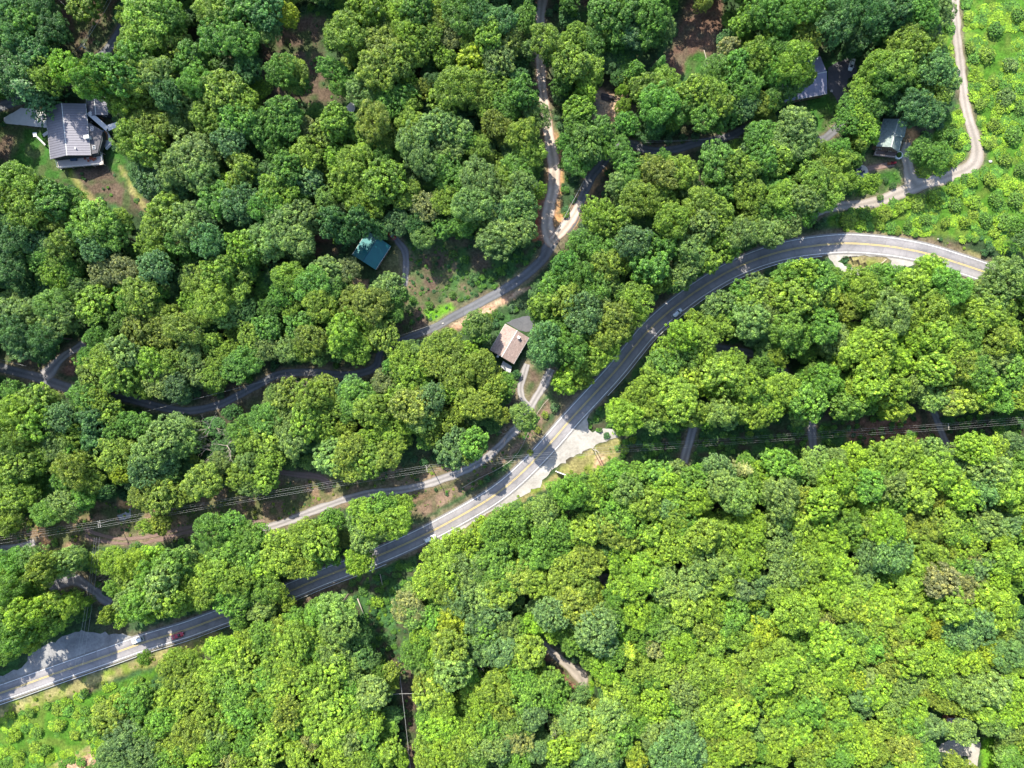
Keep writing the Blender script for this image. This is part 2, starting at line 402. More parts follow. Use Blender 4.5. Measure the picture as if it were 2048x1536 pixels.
clear_line([(1785,245),(1778,300)], 28); clear_line([(1770,310),(1724,342)], 16)
clear_line([(1890,1500),(1950,1500)], 14); clear_line([(1888,1436),(1922,1436)], 8); clear_line([(1208,1150),(1210,1170)], 12)
clear_line([(40,1335),(240,1270)], 24); clear_line([(700,214),(702,220)], 12)
clear_line([(1180,940),(1100,955)], 12); clear_line([(165,95),(215,25)], 14)
clear_line([(-20,1450),(60,1430),(150,1405),(240,1370),(300,1345)], 20); clear_line([(0,1500),(60,1480),(130,1460)], 26); clear_line([(1990,40),(1990,480)], 40); clear_line([(2020,400),(1700,440)], 14)
clear_line([(750,1208),(785,1235),(812,1278)], 17); clear_line([(700,1168),(780,1148),(830,1135)], 18); clear_line([(735,1230),(770,1320)], 12); clear_line([(814,1335),(822,1400),(824,1540)], 11)
clear_line([(-20,1092),(100,1072),(196,1050),(320,1025),(560,985),(740,955),(850,935)], 9); clear_line([(230,1000),(262,1020)], 14)
clear_line([(1235,884),(1400,875),(1620,868),(1860,858),(2060,842)], 20); clear_line([(1700,860),(1870,855)], 22)
clear_line([(1213,195),(1220,198)], 20); clear_line([(1192,214),(1210,225)], 14); clear_line([(1690,522),(1800,524)], 15); clear_line([(850,545),(930,540)], 34); clear_line([(870,600),(840,620)], 20)
clear_line([(55,300),(130,350),(230,400),(280,410)], 22); clear_line([(0,290),(60,300)], 30); clear_line([(590,60),(620,130),(660,200)], 16); clear_line([(1385,30),(1350,120)], 24)
CLEAR = np.array(CLEAR)

def inside(poly, X, Y):
    r = np.zeros(X.shape, bool); n = len(poly)
    for i in range(n):
        x1, y1 = poly[i]; x2, y2 = poly[(i + 1) % n]
        c = (y1 > Y) != (y2 > Y)
        if y1 == y2: continue
        r ^= c & (X < (x2 - x1) * (Y - y1) / (y2 - y1) + x1)
    return r

def edge_dist(poly, X, Y):
    d = np.full(X.shape, 1e9); n = len(poly)
    for i in range(n):
        x1, y1 = poly[i]; x2, y2 = poly[(i + 1) % n]
        dx, dy = x2 - x1, y2 - y1; L2 = dx * dx + dy * dy + 1e-9
        t = np.clip(((X - x1) * dx + (Y - y1) * dy) / L2, 0, 1)
        d = np.minimum(d, np.hypot(X - x1 - t * dx, Y - y1 - t * dy))
    return d

def vnoise(X, Y, scale, seed):
    """smooth value noise in photo pixels"""
    rg = np.random.RandomState(seed); G = rg.rand(256, 256)
    x = X / scale + 40; y = Y / scale + 40
    xi = np.floor(x).astype(int); yi = np.floor(y).astype(int); fx = x - xi; fy = y - yi
    fx = fx * fx * (3 - 2 * fx); fy = fy * fy * (3 - 2 * fy)
    g = lambda a, b: G[a % 256, b % 256]
    return (g(xi, yi) * (1 - fx) + g(xi + 1, yi) * fx) * (1 - fy) + (g(xi, yi + 1) * (1 - fx) + g(xi + 1, yi + 1) * fx) * fy

# ------------------------------------------------------------------ the ground, one sheet
def ground_material():
    m, nt, out = mat_new('ground_soil')
    N = nt.nodes; L = nt.links
    p = N.new('ShaderNodeBsdfPrincipled'); p.inputs['Roughness'].default_value = 0.95; p.inputs['Specular IOR Level'].default_value = 0.1
    a = N.new('ShaderNodeAttribute'); a.attribute_name = 'soil'
    g = N.new('ShaderNodeNewGeometry')
    def noise(scale, detail, rough=0.6):
        n = N.new('ShaderNodeTexNoise'); n.inputs['Scale'].default_value = scale; n.inputs['Detail'].default_value = detail
        n.inputs['Roughness'].default_value = rough; L.new(g.outputs['Position'], n.inputs['Vector']); return n
    n1 = noise(0.12, 8, 0.7); n2 = noise(1.1, 5, 0.7)
    r1 = N.new('ShaderNodeMapRange'); r1.inputs['From Min'].default_value = .3; r1.inputs['From Max'].default_value = .7; r1.inputs['To Min'].default_value = .62; r1.inputs['To Max'].default_value = 1.4
    r2 = N.new('ShaderNodeMapRange'); r2.inputs['From Min'].default_value = .3; r2.inputs['From Max'].default_value = .7; r2.inputs['To Min'].default_value = .55; r2.inputs['To Max'].default_value = 1.5
    L.new(n1.outputs['Fac'], r1.inputs['Value']); L.new(n2.outputs['Fac'], r2.inputs['Value'])
    mu = N.new('ShaderNodeMath'); mu.operation = 'MULTIPLY'; L.new(r1.outputs[0], mu.inputs[0]); L.new(r2.outputs[0], mu.inputs[1])
    vs = N.new('ShaderNodeVectorMath'); vs.operation = 'SCALE'; L.new(a.outputs['Color'], vs.inputs[0]); L.new(mu.outputs[0], vs.inputs['Scale'])
    L.new(vs.outputs[0], p.inputs['Base Color'])
    b = N.new('ShaderNodeBump'); b.inputs['Strength'].default_value = 0.8; b.inputs['Distance'].default_value = 0.35
    L.new(n2.outputs['Fac'], b.inputs['Height']); L.new(b.outputs[0], p.inputs['Normal'])
    L.new(p.outputs[0], out.inputs[0])
    return m

def axis(half, step, far):
    inner = np.arange(-half, half + step / 2, step)
    o = []; d = step; x = inner[-1]
    while x < far:
        d = min(d * 1.18, 130); x += d; o.append(x)
    return np.concatenate([-np.array(o)[::-1], inner, np.array(o)])

gx = axis(222, 0.8, 3600); gy = axis(168, 0.8, 3600)
GX, GY = np.meshgrid(gx, gy, indexing='ij')
GZ = H(GX, GY)
PX, PY = to_px(GX, GY, GZ)
inner = (np.abs(GX) < 230) & (np.abs(GY) < 175)
col = np.empty(GX.shape + (3,)); col[:] = ZCOL['forest']
nz = vnoise(PX, PY, 26, 3); nz2 = vnoise(PX, PY, 9, 4)
gm = np.clip((nz + 0.5 * nz2 - 0.75) * 3, 0, 1)[..., None]
col = col * (1 - gm) + np.array(ZCOL['under']) * gm
# slightly brown leaf litter here and there
gm = np.clip((vnoise(PX, PY, 60, 8) - 0.6) * 3, 0, .8)[..., None]
col = col * (1 - gm) + np.array((.075, .055, .042)) * gm
wob = (vnoise(PX, PY, 12, 11) - .5) * 10 + (vnoise(PX, PY, 5, 12) - .5) * 6
ii = np.where(inner.ravel())[0]
pxi = PX.ravel()[ii]; pyi = PY.ravel()[ii]; wi = wob.ravel()[ii]
cf = col.reshape(-1, 3)
for kind, poly, fe, dens in ZONES:
    P = np.array(poly, float)
    s = (pxi > P[:, 0].min() - 20) & (pxi < P[:, 0].max() + 20) & (pyi > P[:, 1].min() - 20) & (pyi < P[:, 1].max() + 20)
    idx = np.where(s)[0]
    if not len(idx): continue
    X = pxi[idx]; Y = pyi[idx]
    d = edge_dist(poly, X, Y) * np.where(inside(poly, X, Y), 1, -1) + wi[idx] * min(1, fe / 5)
    w = np.clip(d / fe * .5 + .5, 0, 1)[:, None]
    c = np.array(ZCOL[kind])
    v = vnoise(X, Y, 14, 21)[:, None]
    alt = {'mixed': (.16, .11, .07), 'grass': (.10, .085, .05), 'dry': (.13, .17, .03), 'brown': (.05, .07, .028), 'lawn': (.06, .085, .03), 'under': (.05, .05, .03),
           'brush': (.07, .075, .035), 'red': (.09, .075, .05), 'kudzu': (.08, .13, .02), 'tan': (.30, .18, .12), 'redbrown': (.06, .06, .035)}.get(kind, tuple(c * 1.15))
    k = np.clip((v - .45) * 3, 0, 1)
    cc = c * (1 - k) + np.array(alt) * k
    t = ii[idx]
    cf[t] = cf[t] * (1 - w) + cc * w
# worn soil shoulders along every road
rr = []
for nm, mk, pts in ROADS: rr += [(q[0], q[1], q[2], 0) for q in catmull(pts, 5)]
rr += [(q[0], q[1], q[2] + 5, 1) for q in catmull(HWY, 5)]
rr = np.array(rr); best = np.full(len(ii), 1e9)
for q in rr:
    s_ = np.where((np.abs(pxi - q[0]) < 45) & (np.abs(pyi - q[1]) < 45))[0]
    best[s_] = np.minimum(best[s_], np.hypot(pxi[s_] - q[0], pyi[s_] - q[1]) - q[2])
w = np.clip(1 - (best + wi * .8) / 9, 0, 1)[:, None] * .8
cf[ii] = cf[ii] * (1 - w) + np.array((.15, .12, .08)) * w
# the tops of far hills stay forest green
far = (np.hypot(GX, GY) > 330).ravel()
cf[far] = np.array((.04, .085, .022))
nxg, nyg = GX.shape
idg = np.arange(nxg * nyg).reshape(nxg, nyg)
F = np.stack([idg[:-1, :-1], idg[1:, :-1], idg[1:, 1:], idg[:-1, 1:]], -1).reshape(-1, 4)
V = np.stack([GX, GY, GZ], -1).reshape(-1, 3)
gme = mesh_np('ground', V, F, ground_material(), {'soil': ('FLOAT_COLOR', np.concatenate([cf, np.ones((len(cf), 1))], 1))}, smooth=True)
tag(link('ground', gme), 'wooded hillside ground of leaf litter, grass and bare reddish soil', kind='structure')

# ------------------------------------------------------------------ road surfaces
def road_material(name, c0, c1, scale=2.0, track=0.12, bump=0.1, cracks=0.0, edge=(.12, .1, .07)):
    """c0..c1 speckle; worn wheel tracks and dirty edges follow the strip's own u coordinate"""
    m, nt, out = mat_new(name)
    N = nt.nodes; L = nt.links
    p = N.new('ShaderNodeBsdfPrincipled'); p.inputs['Roughness'].default_value = 0.9; p.inputs['Specular IOR Level'].default_value = 0.25
    g = N.new('ShaderNodeNewGeometry')
    n1 = N.new('ShaderNodeTexNoise'); n1.inputs['Scale'].default_value = scale; n1.inputs['Detail'].default_value = 8; n1.inputs['Roughness'].default_value = .75
    n2 = N.new('ShaderNodeTexNoise'); n2.inputs['Scale'].default_value = 0.16; n2.inputs['Detail'].default_value = 5
    L.new(g.outputs['Position'], n1.inputs['Vector']); L.new(g.outputs['Position'], n2.inputs['Vector'])
    ad = N.new('ShaderNodeMath'); ad.operation = 'ADD'; L.new(n1.outputs['Fac'], ad.inputs[0]); L.new(n2.outputs['Fac'], ad.inputs[1])
    mr = N.new('ShaderNodeMapRange'); mr.inputs['From Min'].default_value = .7; mr.inputs['From Max'].default_value = 1.3; L.new(ad.outputs[0], mr.inputs['Value'])
    mx = N.new('ShaderNodeMix'); mx.data_type = 'RGBA'; mx.inputs[6].default_value = list(c0) + [1]; mx.inputs[7].default_value = list(c1) + [1]
    L.new(mr.outputs[0], mx.inputs[0])
    a = N.new('ShaderNodeAttribute'); a.attribute_name = 'u'
    # wheel tracks: |sin| of u
    s = N.new('ShaderNodeMath'); s.operation = 'MULTIPLY'; s.inputs[1].default_value = math.pi * 4; L.new(a.outputs['Fac'], s.inputs[0])
    c = N.new('ShaderNodeMath'); c.operation = 'COSINE'; L.new(s.outputs[0], c.inputs[0])
    t = N.new('ShaderNodeMapRange'); t.inputs['From Min'].default_value = -1; t.inputs['To Min'].default_value = 1 + track; t.inputs['To Max'].default_value = 1 - track
    L.new(c.outputs[0], t.inputs['Value'])
    vs = N.new('ShaderNodeVectorMath'); vs.operation = 'SCALE'; L.new(mx.outputs[2], vs.inputs[0]); L.new(t.outputs[0], vs.inputs['Scale'])
    # dirty edge
    e0 = N.new('ShaderNodeMath'); e0.operation = 'SUBTRACT'; e0.inputs[1].default_value = .5; L.new(a.outputs['Fac'], e0.inputs[0])
    e1 = N.new('ShaderNodeMath'); e1.operation = 'ABSOLUTE'; L.new(e0.outputs[0], e1.inputs[0])
    e2 = N.new('ShaderNodeMath'); e2.operation = 'MULTIPLY_ADD'; e2.inputs[1].default_value = .25; L.new(n1.outputs['Fac'], e2.inputs[0]); L.new(e1.outputs[0], e2.inputs[2])
    e3 = N.new('ShaderNodeMapRange'); e3.inputs['From Min'].default_value = .53; e3.inputs['From Max'].default_value = .64; e3.inputs['To Max'].default_value = 0.75; L.new(e2.outputs[0], e3.inputs['Value'])
    me = N.new('ShaderNodeMix'); me.data_type = 'RGBA'; me.inputs[7].default_value = list(edge) + [1]
    L.new(e3.outputs[0], me.inputs[0]); L.new(vs.outputs[0], me.inputs[6]); L.new(me.outputs[2], p.inputs['Base Color'])
    if cracks:
        vo = N.new('ShaderNodeTexVoronoi'); vo.feature = 'DISTANCE_TO_EDGE'; vo.inputs['Scale'].default_value = .16
        wv = N.new('ShaderNodeVectorMath'); wv.operation = 'MULTIPLY_ADD'; wv.inputs[1].default_value = (2.2, 2.2, 0); L.new(n1.outputs['Color'], wv.inputs[0]); L.new(g.outputs['Position'], wv.inputs[2]); L.new(wv.outputs[0], vo.inputs['Vector'])
        ck = N.new('ShaderNodeMapRange'); ck.inputs['From Min'].default_value = .006; ck.inputs['From Max'].default_value = .03; ck.inputs['To Min'].default_value = 1 - cracks; L.new(vo.outputs['Distance'], ck.inputs['Value'])
        v2 = N.new('ShaderNodeTexVoronoi'); v2.inputs['Scale'].default_value = .07; L.new(g.outputs['Position'], v2.inputs['Vector'])
        pk = N.new('ShaderNodeMapRange'); pk.inputs['To Min'].default_value = .93; pk.inputs['To Max'].default_value = 1.07
        sx = N.new('ShaderNodeSeparateXYZ'); L.new(v2.outputs['Color'], sx.inputs[0]); L.new(sx.outputs['X'], pk.inputs['Value'])
        m3 = N.new('ShaderNodeMath'); m3.operation = 'MULTIPLY'; L.new(ck.outputs[0], m3.inputs[0]); L.new(pk.outputs[0], m3.inputs[1])
        v3 = N.new('ShaderNodeVectorMath'); v3.operation = 'SCALE'; L.new(me.outputs[2], v3.inputs[0]); L.new(m3.outputs[0], v3.inputs['Scale']); L.new(v3.outputs[0], p.inputs['Base Color'])
    b = N.new('ShaderNodeBump'); b.inputs['Strength'].default_value = bump; b.inputs['Distance'].default_value = .1
    L.new(n1.outputs['Fac'], b.inputs['Height']); L.new(b.outputs[0], p.inputs['Normal']); L.new(p.outputs[0], out.inputs[0])
    return m

RM = dict(
    mulchpath=road_material('mulch_path_soil', (.13, .085, .07), (.20, .14, .12), 1.5, .1, .3, edge=(.1, .08, .05)),
    highway=road_material('highway_asphalt', (.15, .145, .152), (.245, .230, .232), 1.1, .17, cracks=.14, edge=(.20, .19, .17)),
    asphalt=road_material('lane_asphalt', (.085, .09, .10), (.14, .14, .15), 1.5, .14, cracks=.14, edge=(.09, .075, .05)),
    asphaltworn=road_material('worn_asphalt', (.12, .12, .13), (.20, .19, .19), 1.5, .15, edge=(.10, .085, .06)),
    gravelroad=road_material('gravel_lane_stone', (.17, .16, .16), (.27, .25, .24), 1.8, .22, .4, edge=(.10, .085, .05)),
    graveltan=road_material('tan_gravel', (.20, .175, .145), (.31, .27, .235), 1.8, .16, .4, edge=(.18, .15, .08)),
    dirtroad=road_material('dirt_road_soil', (.27, .22, .18), (.42, .36, .31), 1.0, .20, .4, edge=(.24, .10, .06)),
)
M_GRAVELW = road_material('white_gravel', (.21, .195, .175), (.40, .38, .35), .8, 0, .9, edge=(.42, .4, .38))
M_GRAVELG = road_material('grey_gravel', (.13, .13, .135), (.30, .295, .29), 0.9, 0, .9, edge=(.22, .22, .21))
M_PAVE = road_material('parking_asphalt', (.06, .06, .07), (.095, .09, .10), 0.8, 0, .1, edge=(.07, .065, .07))
def paint_material(name, colr):
    m, nt, out = mat_new(name); N = nt.nodes; L = nt.links
    p = N.new('ShaderNodeBsdfPrincipled'); p.inputs['Roughness'].default_value = .7
    g = N.new('ShaderNodeNewGeometry'); n = N.new('ShaderNodeTexNoise'); n.inputs['Scale'].default_value = 1.1; n.inputs['Detail'].default_value = 8
    L.new(g.outputs['Position'], n.inputs['Vector'])
    r = N.new('ShaderNodeMapRange'); r.inputs['From Min'].default_value = .52; r.inputs['From Max'].default_value = .7; r.inputs['To Max'].default_value = .7; L.new(n.outputs['Fac'], r.inputs['Value'])
    mx = N.new('ShaderNodeMix'); mx.data_type = 'RGBA'; mx.inputs[6].default_value = list(colr) + [1]; mx.inputs[7].default_value = (.17, .165, .16, 1)
    L.new(r.outputs[0], mx.inputs[0]); L.new(mx.outputs[2], p.inputs['Base Color']); L.new(p.outputs[0], out.inputs[0]); return m
M_PW = paint_material('white_line_paint', (.74, .74, .72)); M_PY = paint_material('yellow_line_paint', (.50, .38, .14))

def strip(name, pts, mat, dz, off=0.0, half=None, lab=None, nu=5, wob=0.0, seed=0, tmin=None, tmax=None, cat='structure'):
    """a ribbon along a pixel centreline; off and half in metres when half is given"""
    c = catmull(pts, 5.0)
    if tmin is not None: c = c[int(tmin * len(c)):int(tmax * len(c))]
    x, y, z = gpn(c[:, 0], c[:, 1], 0)
    P = np.stack([x, y], 1)
    k = (CZ - z) * TAN / 1024
    T = np.gradient(P, axis=0); T /= np.linalg.norm(T, axis=1)[:, None]
    Nn = np.stack([-T[:, 1], T[:, 0]], 1)
    w = c[:, 2] * k if half is None else np.full(len(c), half)
    rg = np.random.RandomState(seed)
    jl = np.convolve(rg.randn(len(c) + 4), np.ones(5) / 5, 'valid') * wob; jr = np.convolve(rg.randn(len(c) + 4), np.ones(5) / 5, 'valid') * wob
    us = np.linspace(0, 1, nu)
    V = []; U = []
    for u in us:
        o = off + (u * 2 - 1) * w + (jl if u == 0 else (jr if u == 1 else 0))
        q = P + Nn * np.asarray(o)[:, None] if np.ndim(o) else P + Nn * o
        V.append(np.stack([q[:, 0], q[:, 1], H(q[:, 0], q[:, 1]) + dz], 1)); U.append(np.full(len(c), u))
    V = np.stack(V, 1).reshape(-1, 3); U = np.stack(U, 1).reshape(-1)
    n = len(c); ida = np.arange(n * nu).reshape(n, nu)
    F = np.stack([ida[:-1, :-1], ida[:-1, 1:], ida[1:, 1:], ida[1:, :-1]], -1).reshape(-1, 4)[:, ::-1]
    me = mesh_np(name, V, F, mat, {'u': ('FLOAT', U)}, smooth=True)
    return tag(link(name, me), lab, kind=cat), P, Nn, w

def patch(name, poly, mat, dz, lab, step=1.0, rough=0.7, seed=1):
    """a draped sheet with an uneven outline"""
    rg = np.random.RandomState(seed)
    W = np.array([gp(a, b)[:2] for a, b in poly])
    out = []
    n = len(W)
    for i in range(n):
        a, b = W[i], W[(i + 1) % n]; m = max(1, int(np.linalg.norm(b - a) / 1.2))
        for j in range(m): out.append(a + (b - a) * j / m + rg.randn(2) * rough * .5)
    import bmesh
    bm = bmesh.new()
    vs = [bm.verts.new((p[0], p[1], 0)) for p in out]
    es = [bm.edges.new((vs[i], vs[(i + 1) % len(vs)])) for i in range(len(vs))]
    bmesh.ops.triangle_fill(bm, edges=es, use_beauty=True)
    for _ in range(2):
        long = [e for e in bm.edges if e.calc_length() > 4]
        if long: bmesh.ops.subdivide_edges(bm, edges=long, cuts=1); bmesh.ops.triangulate(bm, faces=bm.faces[:])
    for v in bm.verts: v.co.z = float(H(v.co.x, v.co.y)) + dz
    for f in bm.faces:
        if f.normal.z < 0: f.normal_flip()
    me = bpy.data.meshes.new(name); bm.to_mesh(me); bm.free()
    a = me.attributes.new('u', 'FLOAT', 'POINT'); a.data.foreach_set('value', np.full(len(me.vertices), .5, np.float32))
    me.materials.append(mat)
    return tag(link(name, me), lab, kind='structure')

lanelab = {'lane': 'narrow grey asphalt lane winding through the woods', 'dirt_road': 'pale dirt road with red clay banks running up the hill', 'gravel_road': 'grey gravel road running beside the highway',
           'mountain_road': 'pale mountain road bending round the green slope', 'driveway': 'driveway', 'path': 'brown path to the round patio', 'upper_road': 'grey road above the farmhouse',
           'gravel_track': 'pale gravel track joining the lane', 'woodland_lane': 'worn lane passing under the trees', 'farm_track': 'short track beside the brown house', 'track': 'sunlit track in the lower woods', 'dirt_fork': 'dappled dirt strip where the dirt road meets the lane', 'two_track': 'dirt wheel track under the power line', 'overgrown_track': 'overgrown track above the power line'}
for i, (nm, mk, pts) in enumerate(ROADS):
    strip(nm, pts, RM[mk], 0.05 + 0.012 * (i % 6), lab=lanelab.get(nm), wob=.45 if mk != 'asphalt' else .18, seed=i)

# gravel first, then the highway laid over it
patch('gravel_pullout', [(1153,860),(1160,840),(1178,818),(1182,822),(1176,838),(1177,856),(1188,865),(1201,862),(1212,856),(1232,862),(1234,874),(1212,882),(1186,893),(1153,911),(1114,932),(1102,942),(1092,957),(1074,976),(1024,1003),(980,1026),(905,1068),(880,1080),(876,1072),(941,1034),(1024,978),(1104,898),(1141,856)], M_GRAVELW, 0.10, 'bright white gravel pull-out beside the highway', seed=2)
patch('gravel_loop', [(1655,500),(1668,504),(1700,505),(1770,509),(1822,519),(1828,526),(1808,533),(1790,545),(1778,540),(1782,522),(1768,512),(1730,511),(1700,512),(1684,516),(1676,522),(1690,532),(1722,541),(1730,552),(1700,548),(1672,536),(1660,520)], M_GRAVELW, 0.10, 'pale gravel loop inside the highway curve', seed=3)
patch('gravel_lot', [(-20,1362),(0,1352),(40,1338),(60,1308),(110,1282),(150,1262),(200,1266),(250,1268),(262,1274),(220,1292),(167,1312),(110,1332),(37,1357),(-20,1378)], M_GRAVELG, 0.10, 'grey gravel lot beside the highway in tree shade', seed=4)
patch('gravel_yard', [(1870,1496),(1888,1485),(1900,1478),(1940,1478),(1961,1485),(1958,1510),(1952,1545),(1940,1530),(1934,1512),(1915,1514),(1898,1508)], M_GRAVELW, 0.10, 'pale gravel yard in the lower right woods', seed=5)
patch('concrete_drive', [(8,236),(42,216),(66,218),(92,222),(94,256),(60,252),(8,247)], M_CONC, 0.12, 'light grey concrete drive beside the farmhouse', rough=.1, seed=6)
patch('parking_lot', [(1655,136),(1678,122),(1706,110),(1716,150),(1697,157),(1686,195),(1680,215),(1668,190),(1656,178)], M_PAVE, 0.11, 'dark asphalt parking lot beside the grey roof', rough=.2, seed=7)
patch('asphalt_yard', [(1012,646),(1032,638),(1066,628),(1072,660),(1052,664),(1038,660)], RM['asphalt'], 0.12, 'grey asphalt yard above the brown house', rough=.2, seed=8)
patch('forest_pavement', [(1196,1150),(1212,1146),(1226,1150),(1226,1176),(1206,1186),(1194,1168)], RM['asphalt'], 0.12, 'small grey paved spot seen through the lower woods', rough=.3, seed=9)
patch('concrete_slab', [(683,222),(702,204),(712,214),(706,230),(688,230)], M_CONC, 0.12, 'light concrete slab seen through the upper woods', rough=.3, seed=10)
patch('gravel_clearing', [(234,1030),(262,1018),(262,1034),(240,1042)], M_GRAVELG, 0.1, 'small grey gravel clearing under the power line', rough=.4, seed=12)

S0 = 0.18
strip('highway', [(a, b, c + 4.0) for a, b, c in HWY], RM['highway'], S0, lab='two-lane asphalt highway curving through the woods', nu=9)
HW = 3.0
def hline(name, off, hw, mat, lab):
    c = [(a, b, w) for a, b, w in HWY]
    return strip(name, c, mat, S0 + 0.025, off=off, half=hw, nu=3, lab=lab)
hline('yellow_line', 0.20, 0.11, M_PY, 'inner yellow line of the highway centre pair')
hline('yellow_line', -0.20, 0.11, M_PY, 'outer yellow line of the highway centre pair')
# the edge lines follow the widening of the curve
def edgeline(side):
    c = catmull(HWY, 5.0); x, y, z = gpn(c[:, 0], c[:, 1]); P = np.stack([x, y], 1); T = np.gradient(P, axis=0); T /= np.linalg.norm(T, axis=1)[:, None]
    Nn = np.stack([-T[:, 1], T[:, 0]], 1); w = c[:, 2] * (CZ - z) * TAN / 1024
    V = []
    for d in (-.10, .10):
        q = P + Nn * (side * w + d)[:, None]; V.append(np.stack([q[:, 0], q[:, 1], H(q[:, 0], q[:, 1]) + S0 + .025], 1))
    V = np.stack(V, 1).reshape(-1, 3); n = len(c); ida = np.arange(2 * n).reshape(n, 2)
    F = np.stack([ida[:-1, 0], ida[1:, 0], ida[1:, 1], ida[:-1, 1]], -1)
    tag(link('edge_line', mesh_np('edge_line', V, F, M_PW)), 'white edge line on the %s side of the highway' % ('upper' if side > 0 else 'lower'), kind='structure')
edgeline(1); edgeline(-1)

# ------------------------------------------------------------------ crowns: lobes > clusters > leaves
def fib(n, rg):
    i = np.arange(n) + .5
    ph = np.arccos(1 - 2 * i / n); th = np.pi * (1 + 5 ** .5) * i + rg.rand() * 6.28
    return np.stack([np.cos(th) * np.sin(ph), np.sin(th) * np.sin(ph), np.cos(ph)], 1)

def leaves(C, Nrm, S, rg, cl, jitter=.75):
    """kite leaves bent along the midrib: 4 vertices, 2 triangles each"""
    n = len(C)
    N = Nrm + rg.randn(n, 3) * jitter * .6; N /= np.linalg.norm(N, axis=1)[:, None] + 1e-9
    A = np.cross(N, rg.randn(n, 3)); A /= np.linalg.norm(A, axis=1)[:, None] + 1e-9
    B = np.cross(N, A); S = S[:, None]
    v0 = C - A * S; v1 = C + B * S * .62 - N * S * .12; v2 = C + A * S; v3 = C - B * S * .62 - N * S * .12
    V = np.stack([v0, v1, v2, v3], 1).reshape(-1, 3)
    b = np.arange(n)[:, None] * 4
    F = np.concatenate([b + [0, 1, 2], b + [0, 2, 3]], 1).reshape(-1, 3)
    lf = np.repeat(rg.rand(n), 4); cl = np.repeat(cl, 4)
    return V, F, lf, cl

def broad_crown(seed, R0=6.0, Ht=18.0, nl=11, fine=False, open_=0.0, nclu=26, nleaf=40, lsz=None):
    rg = np.random.RandomState(seed)
    L = []
    squash = .72 + .3 * rg.rand()
    flat = .13 + .10 * rg.rand()
    tries = 0
    while len(L) < nl and tries < 4000:
        tries += 1
        rl = R0 * (.20 + .22 * rg.rand() ** 1.3)
        a = 6.283 * rg.rand(); q = R0 * (1.02 - rl / R0) * math.sqrt(rg.rand())
        x, y = q * math.cos(a), q * math.sin(a) * squash
        if any(math.hypot(x - b[0], y - b[1]) < (rl + b[3]) * .66 for b in L): continue
        zc = Ht - rl * .8 - (q / R0) ** 1.8 * Ht * flat - rg.rand() * Ht * .13
        L.append((x, y, zc, rl))
    # lower skirt lobes
    for i in range(6):
        a = 6.283 * i / 6 + rg.rand(); q = R0 * (.38 + .2 * rg.rand())
        L.append((q * math.cos(a), q * math.sin(a), Ht * (.56 + .08 * rg.rand()), R0 * .34))
    L = np.array(L)
    CC = []; CN = []
    for j, (x, y, z, r) in enumerate(L):
        d = fib(nclu, rg); d = d[(d[:, 2] > -.45)] ; d = d + rg.randn(*d.shape) * .13
        p = np.array([x, y, z]) + d * r * np.array([1, 1, .82]) * (0.8 + .3 * rg.rand(len(d), 1))
        keep = np.ones(len(p), bool)
        for k, (a, b, c, rr) in enumerate(L):
            if k != j: keep &= np.linalg.norm((p - [a, b, c]) / [1, 1, .82], axis=1) > rr * .72
        keep &= rg.rand(len(p)) > open_
        CC.append(p[keep]); CN.append(d[keep] / np.linalg.norm(d[keep], axis=1)[:, None])
    CC = np.concatenate(CC); CN = np.concatenate(CN)
    cr = R0 * (.078 if fine else .100) * (.65 + .75 * rg.rand(len(CC)))
    cval = rg.rand(len(CC))
    # the cluster tone is random, whatever the height
    n = nleaf
    dd = rg.randn(len(CC), n, 3); dd /= np.linalg.norm(dd, axis=2)[:, :, None]
    dd = dd + CN[:, None, :] * .55; dd[:, :, 2] += .25
    ln = dd / np.linalg.norm(dd, axis=2)[:, :, None]
    rad = (.55 + .6 * rg.rand(len(CC), n))[:, :, None] * cr[:, None, None]
    P = CC[:, None, :] + ln * rad
    S = (lsz or R0 * (.030 if fine else .038)) * (.7 + .6 * rg.rand(len(CC) * n))
    V, F, lf, cl = leaves(P.reshape(-1, 3), (ln * .8 + np.array([0, 0, .25])).reshape(-1, 3), S, rg, np.repeat(cval, n))
    return mesh_np('crown', V, F, M_LEAF, {'lf': ('FLOAT', lf), 'cl': ('FLOAT', cl)}), L

def conifer_crown(seed, R0=4.5, Ht=19.0, tiers=13, arms=9, droop=.25, dense=26):
    rg = np.random.RandomState(seed); C = []; Nn = []; cv = []
    for t in range(tiers):
        f = t / (tiers - 1); z = Ht * (.22 + .76 * f); r = R0 * (1 - f) ** .8 + .35
        for a in range(arms):
            an = 6.283 * (a + rg.rand() * .5) / arms + t * 1.3; rr = r * (.75 + .4 * rg.rand()); c = rg.rand()
            m = max(5, int(dense * rr / R0))
            s = rg.rand(m) ** .8; wdt = (1 - s * .7) * .16 * R0
            lat = rg.randn(m) * wdt * .6
            C.append(np.stack([math.cos(an) * s * rr - math.sin(an) * lat, math.sin(an) * s * rr + math.cos(an) * lat, z + .25 * s * rr - droop * (s * rr) ** 1.4 + rg.randn(m) * .12], 1))
            Nn.append(np.tile([math.cos(an) * .4, math.sin(an) * .4, 1.0], (m, 1))); cv.append(np.full(m, c))
    C = np.concatenate(C); Nn = np.concatenate(Nn); cv = np.concatenate(cv)
    V, F, lf, cl = leaves(C, Nn, .30 * (.6 + .7 * rg.rand(len(C))), rg, cv, .5)
    return mesh_np('crown', V, F, M_LEAF, {'lf': ('FLOAT', lf), 'cl': ('FLOAT', cl)})

